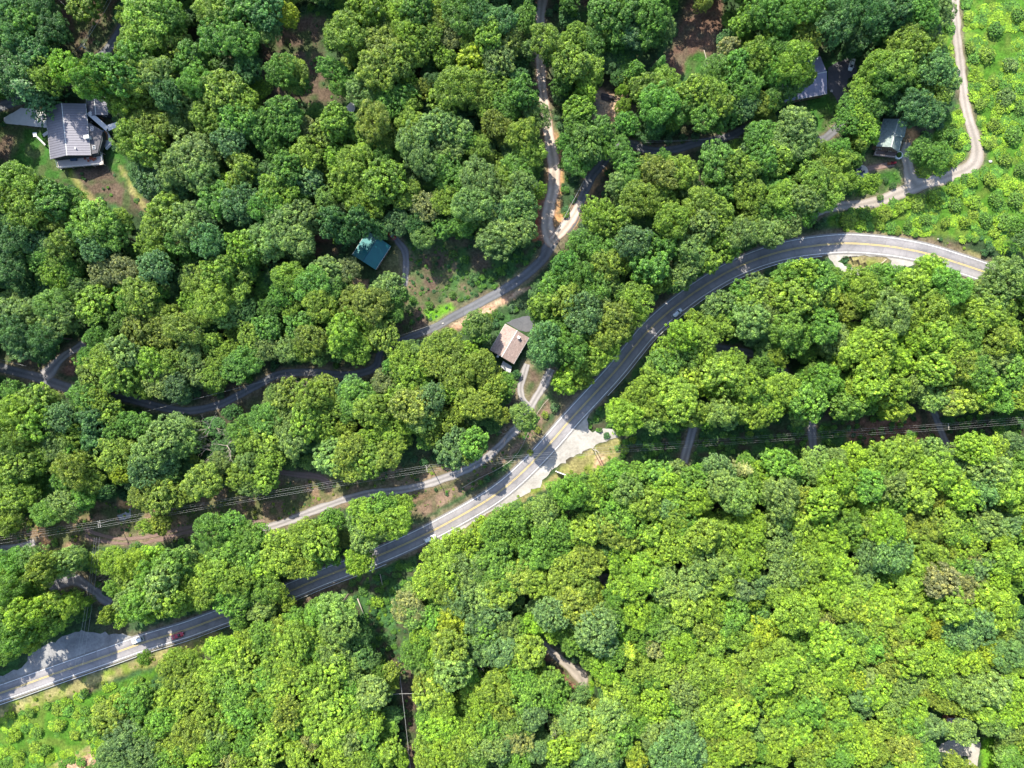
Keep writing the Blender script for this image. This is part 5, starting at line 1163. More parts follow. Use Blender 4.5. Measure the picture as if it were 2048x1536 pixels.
# east wing with its dark two-window wall, porch and paved terrace
wing = plane_box(MB(), floc, [(176, 244), (184, 311), (197, 308), (205, 281), (205, 262), (186, 250)], 2.4, 4.5)
w_ = wing.build('side_wing', M_DARK, fh)
MB().slab([(*lp(floc, 174, 243, 5.0), 5.3), (*lp(floc, 183, 309, 5.0), 5.3), (*lp(floc, 196, 306, 4.6), 4.75), (*lp(floc, 206, 262, 4.6), 4.75)], .12).build('wing_roof', M_BRD, w_)
for (a, b) in [(183.5, 256.5), (187.5, 294.5)]:
    x, y = lp(floc, a, b, 5.3)
    f = MB().box((x, y, 5.12), (1.5, 1.15, .16), rx=0).build('skylight', M_WHITE, fh)
    MB().box((x - .36, y, 5.22), (.6, .95, .05)).box((x + .36, y, 5.22), (.6, .95, .05)).build('pane', M_GLASS, f)
plane_box(MB(), floc, [(196, 262), (215, 262), (228, 285), (214, 300), (197, 280)], 1.1, 1.3).build('patio', M_CONC, fh)
MB().slab([(*lp(floc, 196, 258, 3.6), 3.7), (*lp(floc, 207, 261, 3.6), 3.5), (*lp(floc, 207, 275, 3.6), 3.5), (*lp(floc, 196, 275, 3.6), 3.7)], .08).build('awning', simple('blue_canvas', (.13, .18, .35), .8), fh)
plane_box(MB(), floc, [(208, 262), (215, 263), (215, 280), (207, 279)], 1.3, 1.7).build('wood_bench_box', M_BROWN, fh)
railing(floc, [(215, 262), (227, 285), (214, 299)], 1.3, fh, M_WHITE)
# diagonal covered walk to the garage
MB().slab([(*lp(floc, 173, 228, 4.6), 4.7), (*lp(floc, 181, 222, 4.6), 4.7), (*lp(floc, 217, 254, 4.3), 4.3), (*lp(floc, 212, 262, 4.3), 4.3)], .14).build('walkway_roof', simple('pale_membrane', (.40, .40, .41), .8), fh)
MB().slab([(*lp(floc, 215, 250, 4.2), 4.3), (*lp(floc, 234, 244, 4.2), 4.3), (*lp(floc, 238, 252, 4.2), 4.2), (*lp(floc, 217, 262, 4.2), 4.2)], .12).build('walkway_roof', simple('pale_membrane_light', (.46, .46, .46), .8), fh)
# lower entry steps at the left, with a white landing
bm = MB()
for k in range(10):
    x, y = lp(floc, 72 + k * 2.1, 272 + k * 1.9, .5); bm.box((x, y, .1 + k * .12), (1.3, .6, .25), rz=.6)
bm.build('entry_step', M_CONC, fh)['kind'] = 'stuff'
x, y = lp(floc, 69.5, 269, .5); MB().box((x, y, .3), (1.7, 1.5, .5)).build('landing', M_WHITE, fh)
x, y = lp(floc, 91, 268, .5); MB().box((x, y, .4), (1.2, 2.2, .4), rz=.5).build('landing', M_CONC, fh)

g1, gl, a_, b_, gb = house('detached_garage', 'garage with patchy dark and light metal roof right of the farmhouse', [(171, 196), (176, 234), (214, 230), (212, 192)], 3.6, 1.2, .35, M_RIB, M_DARK, ribs=.9, seed=2)
MB().box((0, b_ * .3, 0), (.1, .1, .1))

tc_, tl, _, _, tb = house('teal_cabin', 'cabin with plain teal metal roof in a small clearing', [(735, 463), (704, 509), (751.5, 540), (781.5, 491)], 4.0, 1.9, .45, M_TEAL, M_SIDEB, seed=3, mridge=M_TEALD, vents=[(754, 476)])
for (a, b, w, d) in [(760, 496, .5, 1.6), (745, 495, .5, 1.4), (757, 516, .45, 1.4)]:
    pass
bh, bl, bhl, bhw, bb = house('brown_house', 'house with sun-bleached brown shingle roof beside the highway woods', [(1013, 647), (979.6, 698), (1027.5, 730), (1056, 676)], 4.2, 1.7, .4, M_BROWNR, M_SIDEB, seed=4, chimney=(1037.5, 674.5, .8, .8, .8, M_WHITE))
plane_box(MB(), bl, [(1006, 722), (1024, 733), (1021, 745), (1014, 744), (1001, 734)], 1.0, 1.2).build('porch_floor', M_CONC, bh)
sm = MB()
for k in range(6):
    x, y = lp(bl, 1021 - k * .9, 739 + k * 1.6, .5); sm.box((x, y, 1.0 - k * .18), (1.8, .4, .1), rz=.1)
sm.build('porch_step', M_WOODL, bh)['kind'] = 'stuff'
railing(bl, [(1002, 734), (1014, 744.5)], 1.2, bh, M_WOODD)
x, y = lp(bl, 996, 712, 1.0); MB().box((x, y, .5), (1.2, .9, 1.0)).build('air_conditioner', M_STEEL, bh)

gh, ghl_, _, _, gbb = house('grey_roof_house', 'long house with pale lavender-grey roof half under a crown', [(1562, 204), (1654.5, 187), (1640.5, 112), (1549, 129)], 4.4, 2.6, .4, M_GREY, M_SIDEB, seed=5)
nh, nl, nhl, nhw, nbb = house('green_roof_house', 'cottage with green-grey shingle roof, rear dormer and front deck', [(1768, 238), (1753, 294), (1798, 303), (1812, 248)], 4.3, 2.6, .4, M_GREEN, M_SIDEB, seed=6)
MB().slab([(*lp(nl, 1796, 239, 6.4), 6.5), (*lp(nl, 1814, 245, 5.2), 5.5), (*lp(nl, 1808, 275, 5.2), 5.5), (*lp(nl, 1792, 272, 6.4), 6.5)], .16).build('dormer_roof', M_GREEN, nh)
plane_box(MB(), nl, [(1797, 242), (1812, 247), (1807, 272), (1794, 270)], 3.5, 5.2).build('dormer_wall', M_SIDEB, nh)
plane_box(MB(), nl, [(1752, 296), (1746.5, 311), (1788, 316), (1796, 303)], 1.9, 2.1).build('deck', simple('brown_deck', (.14, .10, .09), .9, noise=.25), nh)
railing(nl, [(1752, 298), (1747, 310.5), (1787.5, 315)], 2.1, nh, M_WOODL)
tm = MB()
for k in range(9):
    x0, y0 = lp(nl, 1755 + k * 4.6, 293.5 + k * .9, 4.4); x1, y1 = lp(nl, 1757 + k * 4.4, 301 + k * .8, 4.0)
    tm.tube([(x0, y0, 4.6), (x1, y1, 4.2)], .08, 4)
xa, ya = lp(nl, 1754, 300, 4.1); xb, yb = lp(nl, 1796, 306, 4.1); tm.tube([(xa, ya, 4.15), (xb, yb, 4.15)], .10, 4)
for f_ in (0, .5, 1): tm.box((xa + (xb - xa) * f_, ya + (yb - ya) * f_, 2.0), (.16, .16, 4.3))
tm.build('pergola', M_WOODD, nh)['kind'] = 'stuff'

# round stone planter by the cottage
p = gp(1796, 311, 0); pl = empty('stone_planter', p, 0, 'round white-rimmed planter with green plants beside the cottage deck', 'planter')
import bmesh
mb = MB()
for k in range(16):
    a = k * math.pi / 8; mb.box((1.35 * math.cos(a), 1.35 * math.sin(a), .3), (.5, .5, .7), rz=a)
mb.build('stone_ring', M_WHITE, pl)['kind'] = 'stuff'
MB().disc((0, 0), 1.2, .1, .42).build('soil', simple('potting_soil', (.05, .035, .025), .95), pl)
f0 = link('foliage', PSHRUB[0][0], pl, (0, 0, .2)); f0.scale = (.55, .55, .6); f0['tint'] = TINT['g']

# round patio with its chairs
pt = patch('round_patio', [(1724 + 12 * math.cos(k * .35), 343 + 12.5 * math.sin(k * .35)) for k in range(18)], simple('patio_gravel', (.40, .36, .31), .95, noise=.2), .16, 'round pale patio at the end of the brown path', rough=.05)
def chair_mesh(mat):
    r = empty('patio_chair', (0, 0, 0))
    MB().box((0, 0, .42), (.6, .6, .08)).build('seat', mat, r)
    MB().box((0, -.3, .75), (.6, .08, .65), rx=.2).build('backrest', mat, r)
    for sx in (-1, 1):
        for sy in (-1, 1): MB().box((sx * .26, sy * .26, .2), (.06, .06, .42)).build('leg', mat, r)
    for sx in (-1, 1): MB().box((sx * .31, 0, .62), (.07, .55, .05)).build('armrest', mat, r)
    return r
MC = simple('dark_blue_metal', (.05, .08, .13), .5)
c0 = chair_mesh(MC)
spots = [(1716, 341.5, 1.6, 'dark patio chair at the left edge of the round patio'), (1721, 349, 2.8, 'dark patio chair at the lower edge of the round patio'), (1719, 336, .4, 'dark patio chair at the upper edge of the round patio'), (1727, 344, -1.5, 'dark patio chair nearest the brown path')]
for i, (a, b, rz, l) in enumerate(spots):
    c = c0 if i == 0 else copy_tree(c0); p = gp(a, b, .18); c.location = p; c.rotation_euler = (0, 0, rz); tag(c, l, 'chair', 'chairs on the round patio'); c.scale = (1.35, 1.35, 1.2)
p = gp(1720, 343, .18); t = empty('fire_bowl', p, 0, 'small dark fire bowl between the patio chairs', 'fire bowl')
MB().tube([(0, 0, .1), (0, 0, .3), (0, 0, .45)], [.3, .5, .62], 12).build('bowl', M_WOODD, t)
for k in range(3):
    a = k * 2.09; MB().tube([(.4 * math.cos(a), .4 * math.sin(a), 0), (.2 * math.cos(a), .2 * math.sin(a), .2)], .04, 5).build('leg', M_WOODD, t)
# furniture on the farmhouse deck
MO = simple('rust_cushion', (.30, .08, .045), .8)
dz = fb + 2.47
def on_deck(px, py): x, y = at(px, py, dz); return (x, y, dz)
co = chair_mesh(MO)
for i, (a, b, rz, l) in enumerate([(171, 318, 1.0, 'rust-red deck chair nearest the roof edge'), (178, 322.5, 2.9, 'rust-red deck chair in the middle of the deck group'), (185, 314, .2, 'rust-red deck chair behind the deck table'), (192, 318, -1.4, 'rust-red deck chair closest to the right railing'), (188, 320.5, -2.6, 'rust-red deck chair at the lower right of the deck table')]):
    c = co if i == 0 else copy_tree(co); c.location = on_deck(a, b); c.rotation_euler = (0, 0, rz); tag(c, l, 'chair', 'rust-red chairs on the farmhouse deck'); c.scale = (1.15, 1.15, 1)
t = empty('deck_table', on_deck(183, 317.5), 0, 'round rust-brown table among the red deck chairs', 'table')
MB().disc((0, 0), .65, .68, .74, 14).build('tabletop', MO, t); MB().tube([(0, 0, 0), (0, 0, .68)], .06, 6).build('pedestal', M_WOODD, t)
t = empty('outdoor_sofa', on_deck(149, 320), 0.05, 'navy blue outdoor sofa against the house on the deck', 'sofa')
MB().box((0, 0, .35), (2.6, 1.0, .25)).build('seat', MC, t); MB().box((0, .5, .6), (2.6, .2, .7)).build('backrest', MC, t)
for s_ in (-1, 1): MB().box((s_ * 1.25, 0, .5), (.18, 1.0, .5)).build('armrest', MC, t)

# brick shed
p = gp(1905, 1436, 0); sh = empty('brick_shed', (p.x, p.y, p.z), .0, 'small shed with mottled red and white brick walls and flat top', 'shed')
MB().box((0, 0, 1.1), (8.2, 2.4, 3.4)).build('wall', M_BRICK, sh)
M_MOT = mat_new('mottled_white_wash'); m_, nt_, ou_ = M_MOT
_p = nt_.nodes.new('ShaderNodeBsdfPrincipled'); _v = nt_.nodes.new('ShaderNodeTexNoise'); _v.inputs['Scale'].default_value = 2.2; _v.inputs['Detail'].default_value = 3
_tc = nt_.nodes.new('ShaderNodeTexCoord'); nt_.links.new(_tc.outputs['Object'], _v.inputs['Vector'])
_r = nt_.nodes.new('ShaderNodeValToRGB'); _r.color_ramp.elements[0].position = .42; _r.color_ramp.elements[0].color = (.16, .07, .08, 1); _r.color_ramp.elements[1].position = .52; _r.color_ramp.elements[1].color = (.55, .50, .52, 1)
nt_.links.new(_v.outputs['Fac'], _r.inputs[0]); nt_.links.new(_r.outputs[0], _p.inputs['Base Color']); _p.inputs['Roughness'].default_value = .9; nt_.links.new(_p.outputs[0], ou_.inputs[0])
MB().box((0, 0, 2.9), (8.6, 2.8, .2)).build('roof', m_, sh)
MB().box((-4.15, 0, 3.02), (.3, 2.8, .1)).build('brick_edge', M_BRICK, sh)
d = MB().box((1.5, -1.23, .9), (1.0, .08, 2.0)).build('door', M_BROWN, sh)

# ------------------------------------------------------------------ vehicles
def loft(name, mat, st, parent, n=10, smooth=True):
    """st: stations (x, half width, z low, z high, roundness)"""
    mb = MB(); rings = []
    for (x, w, z0, z1, rd) in st:
        c = []
        for k in range(n * 2):
            a = 2 * math.pi * k / (n * 2) + math.pi / (n * 2); ca, sa = math.cos(a), math.sin(a)
            e = rd; c.append((x, w * math.copysign(abs(ca) ** e, ca), (z0 + z1) / 2 + (z1 - z0) / 2 * math.copysign(abs(sa) ** e, sa)))
        rings.append(c)
    vs = [v for r in rings for v in r]; m = n * 2
    fs = [(i * m + k, i * m + (k + 1) % m, (i + 1) * m + (k + 1) % m, (i + 1) * m + k) for i in range(len(st) - 1) for k in range(m)]
    fs += [tuple(range(m - 1, -1, -1)), tuple((len(st) - 1) * m + k for k in range(m))]
    mb.add(vs, fs); return mb.build(name, mat, parent, smooth=smooth)
def car_paint(name, col, metal=.2):
    return simple(name, col, .28, metal=metal, spec=.5, noise=.04, coat=.6)
M_HL = simple('headlamp_lens', (.7, .7, .7), .15, spec=.8, noise=.02); M_TL = simple('tail_lamp_lens', (.35, .01, .01), .25, noise=.02)
def vehicle(name, label, cat, px, py, head_px, paint, kind='sedan', z=.2, L=4.8):
    """head_px: pixel direction of the nose"""
    p = gp(px, py, z); q = gp(px + head_px[0], py + head_px[1], z); a = math.atan2(q.y - p.y, q.x - p.x)
    o = empty(name, p, a, label, cat); f = L / 4.8; sl = math.atan2(q.z - p.z, math.hypot(q.x - p.x, q.y - p.y)); o.rotation_euler = (0, -sl, a)
    hw = .93
    if kind == 'sedan':
        loft('body', paint, [(-2.4 * f, .70, .42, .80, .5), (-2.3 * f, .84, .34, .94, .45), (-1.6 * f, hw, .30, 1.0, .4), (0, hw + .02, .28, .98, .4), (1.3 * f, hw, .30, .93, .4), (2.1 * f, .84, .34, .80, .45), (2.4 * f, .62, .42, .68, .5)], o)
        cab = [(-1.75 * f, .62, .85, .98, .6), (-1.05 * f, .70, .85, 1.40, .55), (-.2 * f, .72, .85, 1.46, .5), (.35 * f, .70, .85, 1.42, .55), (1.15 * f, .66, .80, .94, .6)]
        roof = (-.35 * f, 1.25 * f, .62, 1.475); ws = (1.06 * f, .40 * f, .98, 1.41, .60); rw = (-1.66 * f, -1.02 * f, 1.0, 1.40, .57)
    elif kind == 'suv':
        loft('body', paint, [(-2.4 * f, .80, .45, 1.05, .4), (-2.3 * f, .90, .36, 1.10, .35), (0, hw + .04, .34, 1.08, .35), (1.5 * f, hw + .02, .36, 1.04, .35), (2.2 * f, .86, .40, .92, .4), (2.4 * f, .70, .48, .80, .5)], o)
        cab = [(-2.32 * f, .72, 1.0, 1.15, .5), (-2.05 * f, .76, 1.0, 1.68, .45), (-.2 * f, .78, 1.0, 1.74, .42), (.45 * f, .76, 1.0, 1.66, .45), (1.2 * f, .72, .95, 1.06, .55)]
        roof = (-.75 * f, 2.35 * f, .70, 1.755); ws = (1.1 * f, .50 * f, 1.10, 1.64, .66); rw = (-2.36 * f, -2.08 * f, 1.15, 1.64, .64)
    else:   # pickup
        loft('body', paint, [(-2.7 * f, .88, .55, 1.0, .3), (-2.6 * f, .95, .46, 1.05, .28), (0, .99, .44, 1.08, .3), (1.6 * f, .97, .46, 1.10, .33), (2.4 * f, .90, .50, 1.0, .38), (2.7 * f, .74, .58, .88, .5)], o)
        cab = [(-.75 * f, .78, 1.0, 1.2, .45), (-.60 * f, .80, 1.0, 1.76, .42), (.3 * f, .80, 1.0, 1.80, .42), (.75 * f, .78, 1.0, 1.68, .45), (1.35 * f, .74, .98, 1.12, .55)]
        roof = (.08 * f, 1.25 * f, .72, 1.815); ws = (1.28 * f, .82 * f, 1.14, 1.66, .68); rw = (-.80 * f, -.66 * f, 1.2, 1.7, .66)
        bed = MB().box((-1.7 * f, 0, 1.075), (1.75 * f, 1.5, .04)).build('bed_floor', simple('black_bedliner', (.03, .03, .03), .8), o)
        for s_ in (-1, 1): MB().box((-1.7 * f, s_ * .85, 1.13), (1.85 * f, .13, .16)).build('bed_side', paint, o)
        MB().box((-2.62 * f, 0, 1.12), (.1, 1.7, .14)).build('tailgate', paint, o)
    loft('cabin_glass', M_GLASS, cab, o)
    loft('roof', paint, [(roof[0] - roof[1] * .5, roof[2] * .9, roof[3] - .07, roof[3] - .02, .5), (roof[0] - roof[1] * .4, roof[2], roof[3] - .07, roof[3] + .01, .45), (roof[0] + roof[1] * .4, roof[2], roof[3] - .07, roof[3] + .01, .45), (roof[0] + roof[1] * .5, roof[2] * .9, roof[3] - .08, roof[3] - .02, .5)], o)
    for s_ in (-1, 1):
        pm = MB(); pm.tube([(ws[0], s_ * ws[4], ws[2]), (ws[1], s_ * ws[4] * .98, ws[3])], .045, 5); pm.tube([(rw[0], s_ * rw[4], rw[2]), (rw[1], s_ * rw[4], rw[3])], .05, 5)
        pm.build('pillar', paint, o)
        MB().box((ws[0] - .2, s_ * (hw + .12), ws[2] + .02), (.18, .22, .14)).build('mirror', paint, o)
        MB().box((2.27 * L / 4.8 * (1.1 if kind == 'pickup' else 1), s_ * .62, .72), (.14, .34, .14)).build('headlight', M_HL, o)
        MB().box((-2.33 * L / 4.8 * (1.1 if kind == 'pickup' else 1), s_ * .68, .80), (.12, .28, .18)).build('taillight', M_TL, o)
        for sx in (-1, 1):
            wx = sx * (1.72 if kind == 'pickup' else 1.42) * f
            w = empty('wheel', (wx, s_ * .86, .34)); w.parent = o
            ty = MB().tube([(0, -.11, 0), (0, .11, 0)], .34, 16).build('tyre', M_TYRE, w)
            MB().tube([(0, -.12, 0), (0, .12, 0)], .2, 12).build('rim', M_STEEL, w)
    return o
P_SIL = car_paint('silver_paint', (.46, .50, .52)); P_WHT = car_paint('white_car_paint', (.66, .67, .66), 0); P_REDC = car_paint('dark_red_car_paint', (.40, .02, .05)); P_MAR = car_paint('maroon_paint', (.28, .015, .02))
vehicle('parked_car', 'white sedan parked on the dark asphalt lot', 'car', 1701.5, 131, (-3, 10), P_WHT, 'sedan', .14, 5.0)
vehicle('car', 'silver car driving in tree shade on the highway curve', 'car', 1353, 627, (10, -9), P_SIL, 'suv', .22, 5.0)
vehicle('car', 'white car driving in the lower lane near the lower woods', 'car', 861, 1076.5, (10, -4.5), P_WHT, 'suv', .22, 5.2)
vehicle('car', 'white car in the upper lane beside the grey gravel lot', 'car', 277, 1279, (-10, 3.6), P_WHT, 'suv', .22, 4.8)
vehicle('car', 'dark red car partly beside the tree edge at lower left', 'car', 357, 1270, (10, -3.6), P_REDC, 'sedan', .22, 4.9)
vehicle('parked_car', 'maroon car half under the trees beside the teal roof', 'car', 783, 471, (8, 7), P_MAR, 'suv', .1, 4.6)

# ride-on mower with its little cart
p = gp(1786, 326.5, .08); mw = empty('riding_mower', p, .15, 'pink-red ride-on mower parked beside the cottage driveway', 'mower')
loft('hood', M_RED, [(0.0, .34, .4, .95, .5), (.5, .38, .4, .9, .5), (1.05, .28, .45, .75, .5)], mw)
MB().box((-.45, 0, .55), (.9, .85, .25)).build('body', M_RED, mw, bevel=.05); MB().box((-.45, 0, .78), (.5, .5, .12)).box((-.7, 0, 1.0), (.1, .5, .4)).build('seat', M_TYRE, mw)
MB().disc((.1, 0), .68, .12, .28, 14).build('mower_deck', M_WOODD, mw); MB().tube([(.0, 0, .9), (-.18, 0, 1.1)], .03, 5).tube([(-.2, -.18, 1.12), (-.2, .18, 1.12)], .04, 5).build('steering_wheel', M_TYRE, mw)
for (x, y, r) in ((.8, .42, .2), (.8, -.42, .2), (-.6, .5, .3), (-.6, -.5, .3)): MB().tube([(x, y - .1, r), (x, y + .1, r)], r, 12).build('wheel', M_TYRE, mw)
p = gp(1777, 328, .08); ct = empty('garden_cart', p, .15, 'small rusty garden cart behind the ride-on mower', 'cart')
MB().box((0, 0, .45), (1.3, .9, .06)).box((0, .45, .62), (1.3, .06, .3)).box((0, -.45, .62), (1.3, .06, .3)).box((-.65, 0, .62), (.06, .9, .3)).build('tray', simple('rusty_tray', (.25, .09, .04), .8), ct)
for s_ in (-1, 1): MB().tube([(0, s_ * .5 - .06, .25), (0, s_ * .5 + .06, .25)], .25, 12).build('wheel', M_TYRE, ct)
MB().tube([(.6, 0, .4), (1.2, 0, .35)], .03, 5).build('drawbar', M_WOODD, ct)

# ------------------------------------------------------------------ log pile and brush pile
M_LOG = simple('dark_log_bark', (.10, .085, .09), .9, noise=.4, scale=5, bump=.5); M_CUT = simple('cut_wood', (.36, .27, .2), .9)
LOGS = [(1203, 187, 1228, 193, .30, 'topmost dark log of the pile'), (1202, 189.6, 1231, 196, .33, 'second dark log from the top of the pile'), (1202, 192.3, 1226, 197.8, .35, 'middle dark log of the pile, tan cut end'), (1201.5, 195, 1227, 200.5, .30, 'fourth dark log from the top of the pile'), (1203, 198, 1222, 203, .30, 'short dark log at the lower side of the pile'), (1206, 191, 1230, 198.5, .28, 'dark log lying on top of the others')]
for i, (a, b, c, d, r, l) in enumerate(LOGS):
    zz = r + (.6 if i == 5 else 0); p = gp(a, b, zz); q = gp(c, d, zz)
    o = MB().tube([(0, 0, 0), tuple((q - p) * .5 + Vector((0, 0, .05))), tuple(q - p)], [r, r * .95, r * .82], 9).build('log', M_LOG, smooth=True)
    o.location = p; tag(o, l, 'log', 'dark logs stacked in the clearing')
    MB().disc((0, 0), .01, 0, .01)
rgx = random.Random(5); mb = MB()
for k in range(150):
    a = rgx.uniform(0, 6.28); q = rgx.uniform(0, 3.2); z0 = rgx.uniform(.1, 1.6) * (1 - q / 4); an = rgx.uniform(0, 6.28); ln = rgx.uniform(.8, 2.6)
    c = Vector((q * math.cos(a), q * math.sin(a) * 1.25, z0)); d = Vector((math.cos(an), math.sin(an), rgx.uniform(-.25, .35))) * ln / 2
    mb.tube([c - d, c + Vector((rgx.uniform(-.15, .15), rgx.uniform(-.15, .15), .08)), c + d], [.055, .045, .02], 3, cap=False)
o = mb.build('brush_pile', M_PALE); o.location = gp(1194, 214, 0); tag(o, 'pile of pale bare branches below the log pile', kind='stuff')

# ------------------------------------------------------------------ poles, crossarms, lines
def pole(name, label, px, py, hgt, arm_ang, arms=(0,), lean=(0, 0), base_px=None, pinned=True, arm=2.6):
    """px, py: photo pixel of the pole top"""
    p = gp(px, py, hgt); b = float(H(p.x, p.y)); o = empty(name, (p.x, p.y, b), 0, label, 'utility pole')
    MB().tube([(0, 0, -1.5), (0, 0, hgt * .5), (0, 0, hgt)], [.19, .16, .12], 8).build('shaft', M_POLE, o)
    tops = []
    for dz_ in arms:
        c = math.cos(arm_ang), math.sin(arm_ang)
        ca = MB().box((0, .0, hgt - .35 - dz_), (arm, .13, .16), rz=arm_ang).build('crossarm', M_POLE, o)
        for t in (-.46, -.2, .2, .46):
            MB().tube([(c[0] * arm * t, c[1] * arm * t, hgt - .28 - dz_), (c[0] * arm * t, c[1] * arm * t, hgt - .02 - dz_)], [.05, .075], 6).build('insulator', M_WHITE, ca)
            tops.append(Vector((p.x + c[0] * arm * t, p.y + c[1] * arm * t, b + hgt - dz_)))
    return o, tops, Vector((p.x, p.y, b + hgt))
A = math.radians
P1, t1, c1 = pole('utility_pole', 'weathered utility pole with twin crossarms above the two-track at left', 196, 1049, 12.0, A(-82), (0, 1.1))
P2, t2, c2 = pole('utility_pole', 'utility pole with pale top standing beside the gravel road bend', 853, 937, 12.0, A(-80), (0,))
P3, t3, c3 = pole('utility_pole', 'utility pole on the tan bank right of the gravel pull-out', 1191, 902, 10.5, A(-84), (0,))
P3b, t3b, c3b = pole('utility_pole', 'second utility pole on the tan bank, nearer the woods', 1198, 905, 10.0, A(-84), ())
P4, t4, c4 = pole('utility_pole', 'utility pole with crossarm in the corridor at far right', 1898, 853, 11.0, A(-84), (0,))
P5, t5, c5 = pole('utility_pole', 'utility pole with transformer above the farmhouse', 163, 91, 10.0, A(30), (0,))
MB().tube([(.32, 0, 7.9), (.32, 0, 8.8)], .28, 10).build('transformer', M_STEEL, P5)
P6, t6, c6 = pole('utility_pole', 'utility pole standing where the dirt road meets the lane', 1111, 468, 7.0, A(30), ())
def wire(label, a, b, sag, r=.025, mat=None, name='power_line', group='power lines'):
    n = 14; pts = [a.lerp(b, k / n) - Vector((0, 0, sag * 4 * (k / n) * (1 - k / n))) for k in range(n + 1)]
    o = MB().tube([tuple(p - a) for p in pts], r, 4).build(name, mat or M_WIRE); o.location = a; tag(o, label, 'power line', group); return o
def topat(px, py, h): return gp(px, py, h)
names4 = ['uppermost', 'second', 'third', 'lowest']
LE = [topat(-70, y, 11.5) for y in (1082, 1087, 1091, 1099)]
for k in range(4): wire('%s line from the left edge to the left utility pole' % names4[k], LE[k], t1[3 - k] if False else t1[k], .8)
for k in range(4): wire('%s line between the left and central utility poles' % names4[k], t1[k], t2[k], 2.2, .026)
for k in range(4): wire('%s line crossing the highway to the tan bank pole' % names4[k], t2[k], t3[k], 1.2)
for k in range(4): wire('%s line along the shaded corridor to the right pole' % names4[k], t3[k], t4[k], 2.0, .026)
RE = [topat(2130, y, 11) for y in (828, 832, 836, 841)]
for k in range(4): wire('%s line leaving at the right edge' % names4[k], t4[k], RE[k], .6)
# branch line downhill from the left pole
for k, (x0, x1, l) in enumerate([(189, 150, 'left'), (193, 156, 'middle'), (199, 165, 'right')]):
    wire('%s branch line running down from the left pole to the gravel lot' % l, topat(x0, 1075, 10), topat(x1, 1330, 8), 1.0, .04)
for k, (x, y, l) in enumerate([(225, 0, 'left'), (234, 0, 'right')]):
    wire('%s line running up from the transformer pole' % l, c5 + Vector((k * 1.2 - .4, k * .6, 0)), topat(x + 20, y - 60, 10), .8, .05)
wire('thin line from the transformer pole down to the farmhouse garage', c5, topat(190, 120, 7), .5, .035)
wire('thin line from the transformer pole toward the left', c5, topat(125, 117, 8), .5, .03)
wire('pale line crossing the brown slope at top left', topat(108, -10, 9), topat(166, 46, 9), .4, .06)
wire('dark cable above the lane beside the dirt road', c6, topat(1173, 352, 8), .6, .09, M_WIRE)
wire('pale line above the shaded upper lane', topat(1246, 282, 8), topat(1520, 272, 8), 1.5, .04)
wire('second pale line above the shaded upper lane', topat(1250, 286, 8), topat(1430, 277, 8), 1.0, .035)
wire('pale line over the winding lane', topat(278, 826, 9), topat(545, 758, 9), 1.2, .045)
wire('pale line above the lane near the grassy bank', topat(798, 672, 9), topat(885, 642, 9), .6, .045)
wire('thick pale line running down the brown strip at the bottom', topat(796, 1322, 9), topat(826, 1590, 9), 1.0, .08)
wire('pale line crossing the brown strip at the bottom', topat(776, 1389, 9), topat(836, 1387, 9), .2, .06)
wire('thin pale lines at the left above the lane', topat(-30, 712, 8), topat(52, 732, 8), .3, .05)

# fallen and standing trunks, sign, fences
for (a, b, c, d, r, l) in [(715, 1197, 727, 1228, .28, 'pale fallen trunk beside the grass clearing'), (760, 1148, 765, 1170, .2, 'short pale fallen trunk below the guardrail end'), (1088, 1424, 1110, 1462, .2, 'white fallen trunk among crowns in the lower woods'),
                           (1268, 66, 1276, 100, .22, 'leaning pale trunk left of the red slope'), (1220, 82, 1230, 102, .2, 'short leaning trunk in the upper woods'), (1126, 60, 1133, 20, .22, 'tall leaning trunk right of the dirt road top'), (1408, 100, 1418, 138, .15, 'thin pale trunk fallen on the green bank')]:
    z0 = .5; p = gp(a, b, z0); q = gp(c, d, z0 + 1.0)
    o = MB().tube([(0, 0, 0), tuple((q - p) * .5), tuple(q - p)], [r, r * .85, r * .5], 7).build('fallen_trunk', M_PALE, smooth=True); o.location = p; tag(o, l, 'tree trunk')
# roadside sign seen from above
p = gp(1120, 944, 0); q = gp(1129, 947.5, 0); sg = empty('roadside_sign', p, math.atan2(q.y - p.y, q.x - p.x), 'wide white-topped roadside sign board below the gravel pull-out', 'sign')
MB().box((0, 0, 2.0), (4.0, .18, 2.2)).build('board', M_WOODD, sg); MB().box((0, 0, 3.14), (4.2, .34, .1)).build('top_board', M_WHITE, sg)
for s_ in (-1, 1): MB().box((s_ * 1.7, 0, 1.0), (.18, .16, 3.2)).build('post', M_WOODL, sg)

def fence_line(pts, mk, parent_label): pass
# zigzag split-rail fence inside the curve, its shadow drawn in as dark rails
Z = [(1684, 517), (1690, 515.5), (1698, 514), (1703.5, 523.5), (1713.5, 520.5), (1717, 529.5), (1727, 526), (1731, 532)]
p0 = gp(*Z[0]); zf = empty('split_rail_fence', p0, 0, 'zigzag split-rail fence, dark as its shadow, on the grass inside the curve', 'fence')
for (a, b), (c, d) in zip(Z, Z[1:]):
    p = gp(a, b) - p0; q = gp(c, d) - p0; mb = MB()
    for h in (.35, .75, 1.15): mb.tube([p + Vector((0, 0, h)) - (q - p) * .06, q + Vector((0, 0, h + .1)) + (q - p) * .06], .09, 5)
    mb.build('rail', M_WOODD, zf)
for (a, b) in Z:
    p = gp(a, b) - p0; MB().box((p.x, p.y, p.z + .65), (.18, .18, 1.5)).build('post', M_WOODD, zf)
p = gp(1761, 527); mkr = empty('wooden_rail', p, 0, 'pale wooden rail standing alone on the grass island', 'rail')
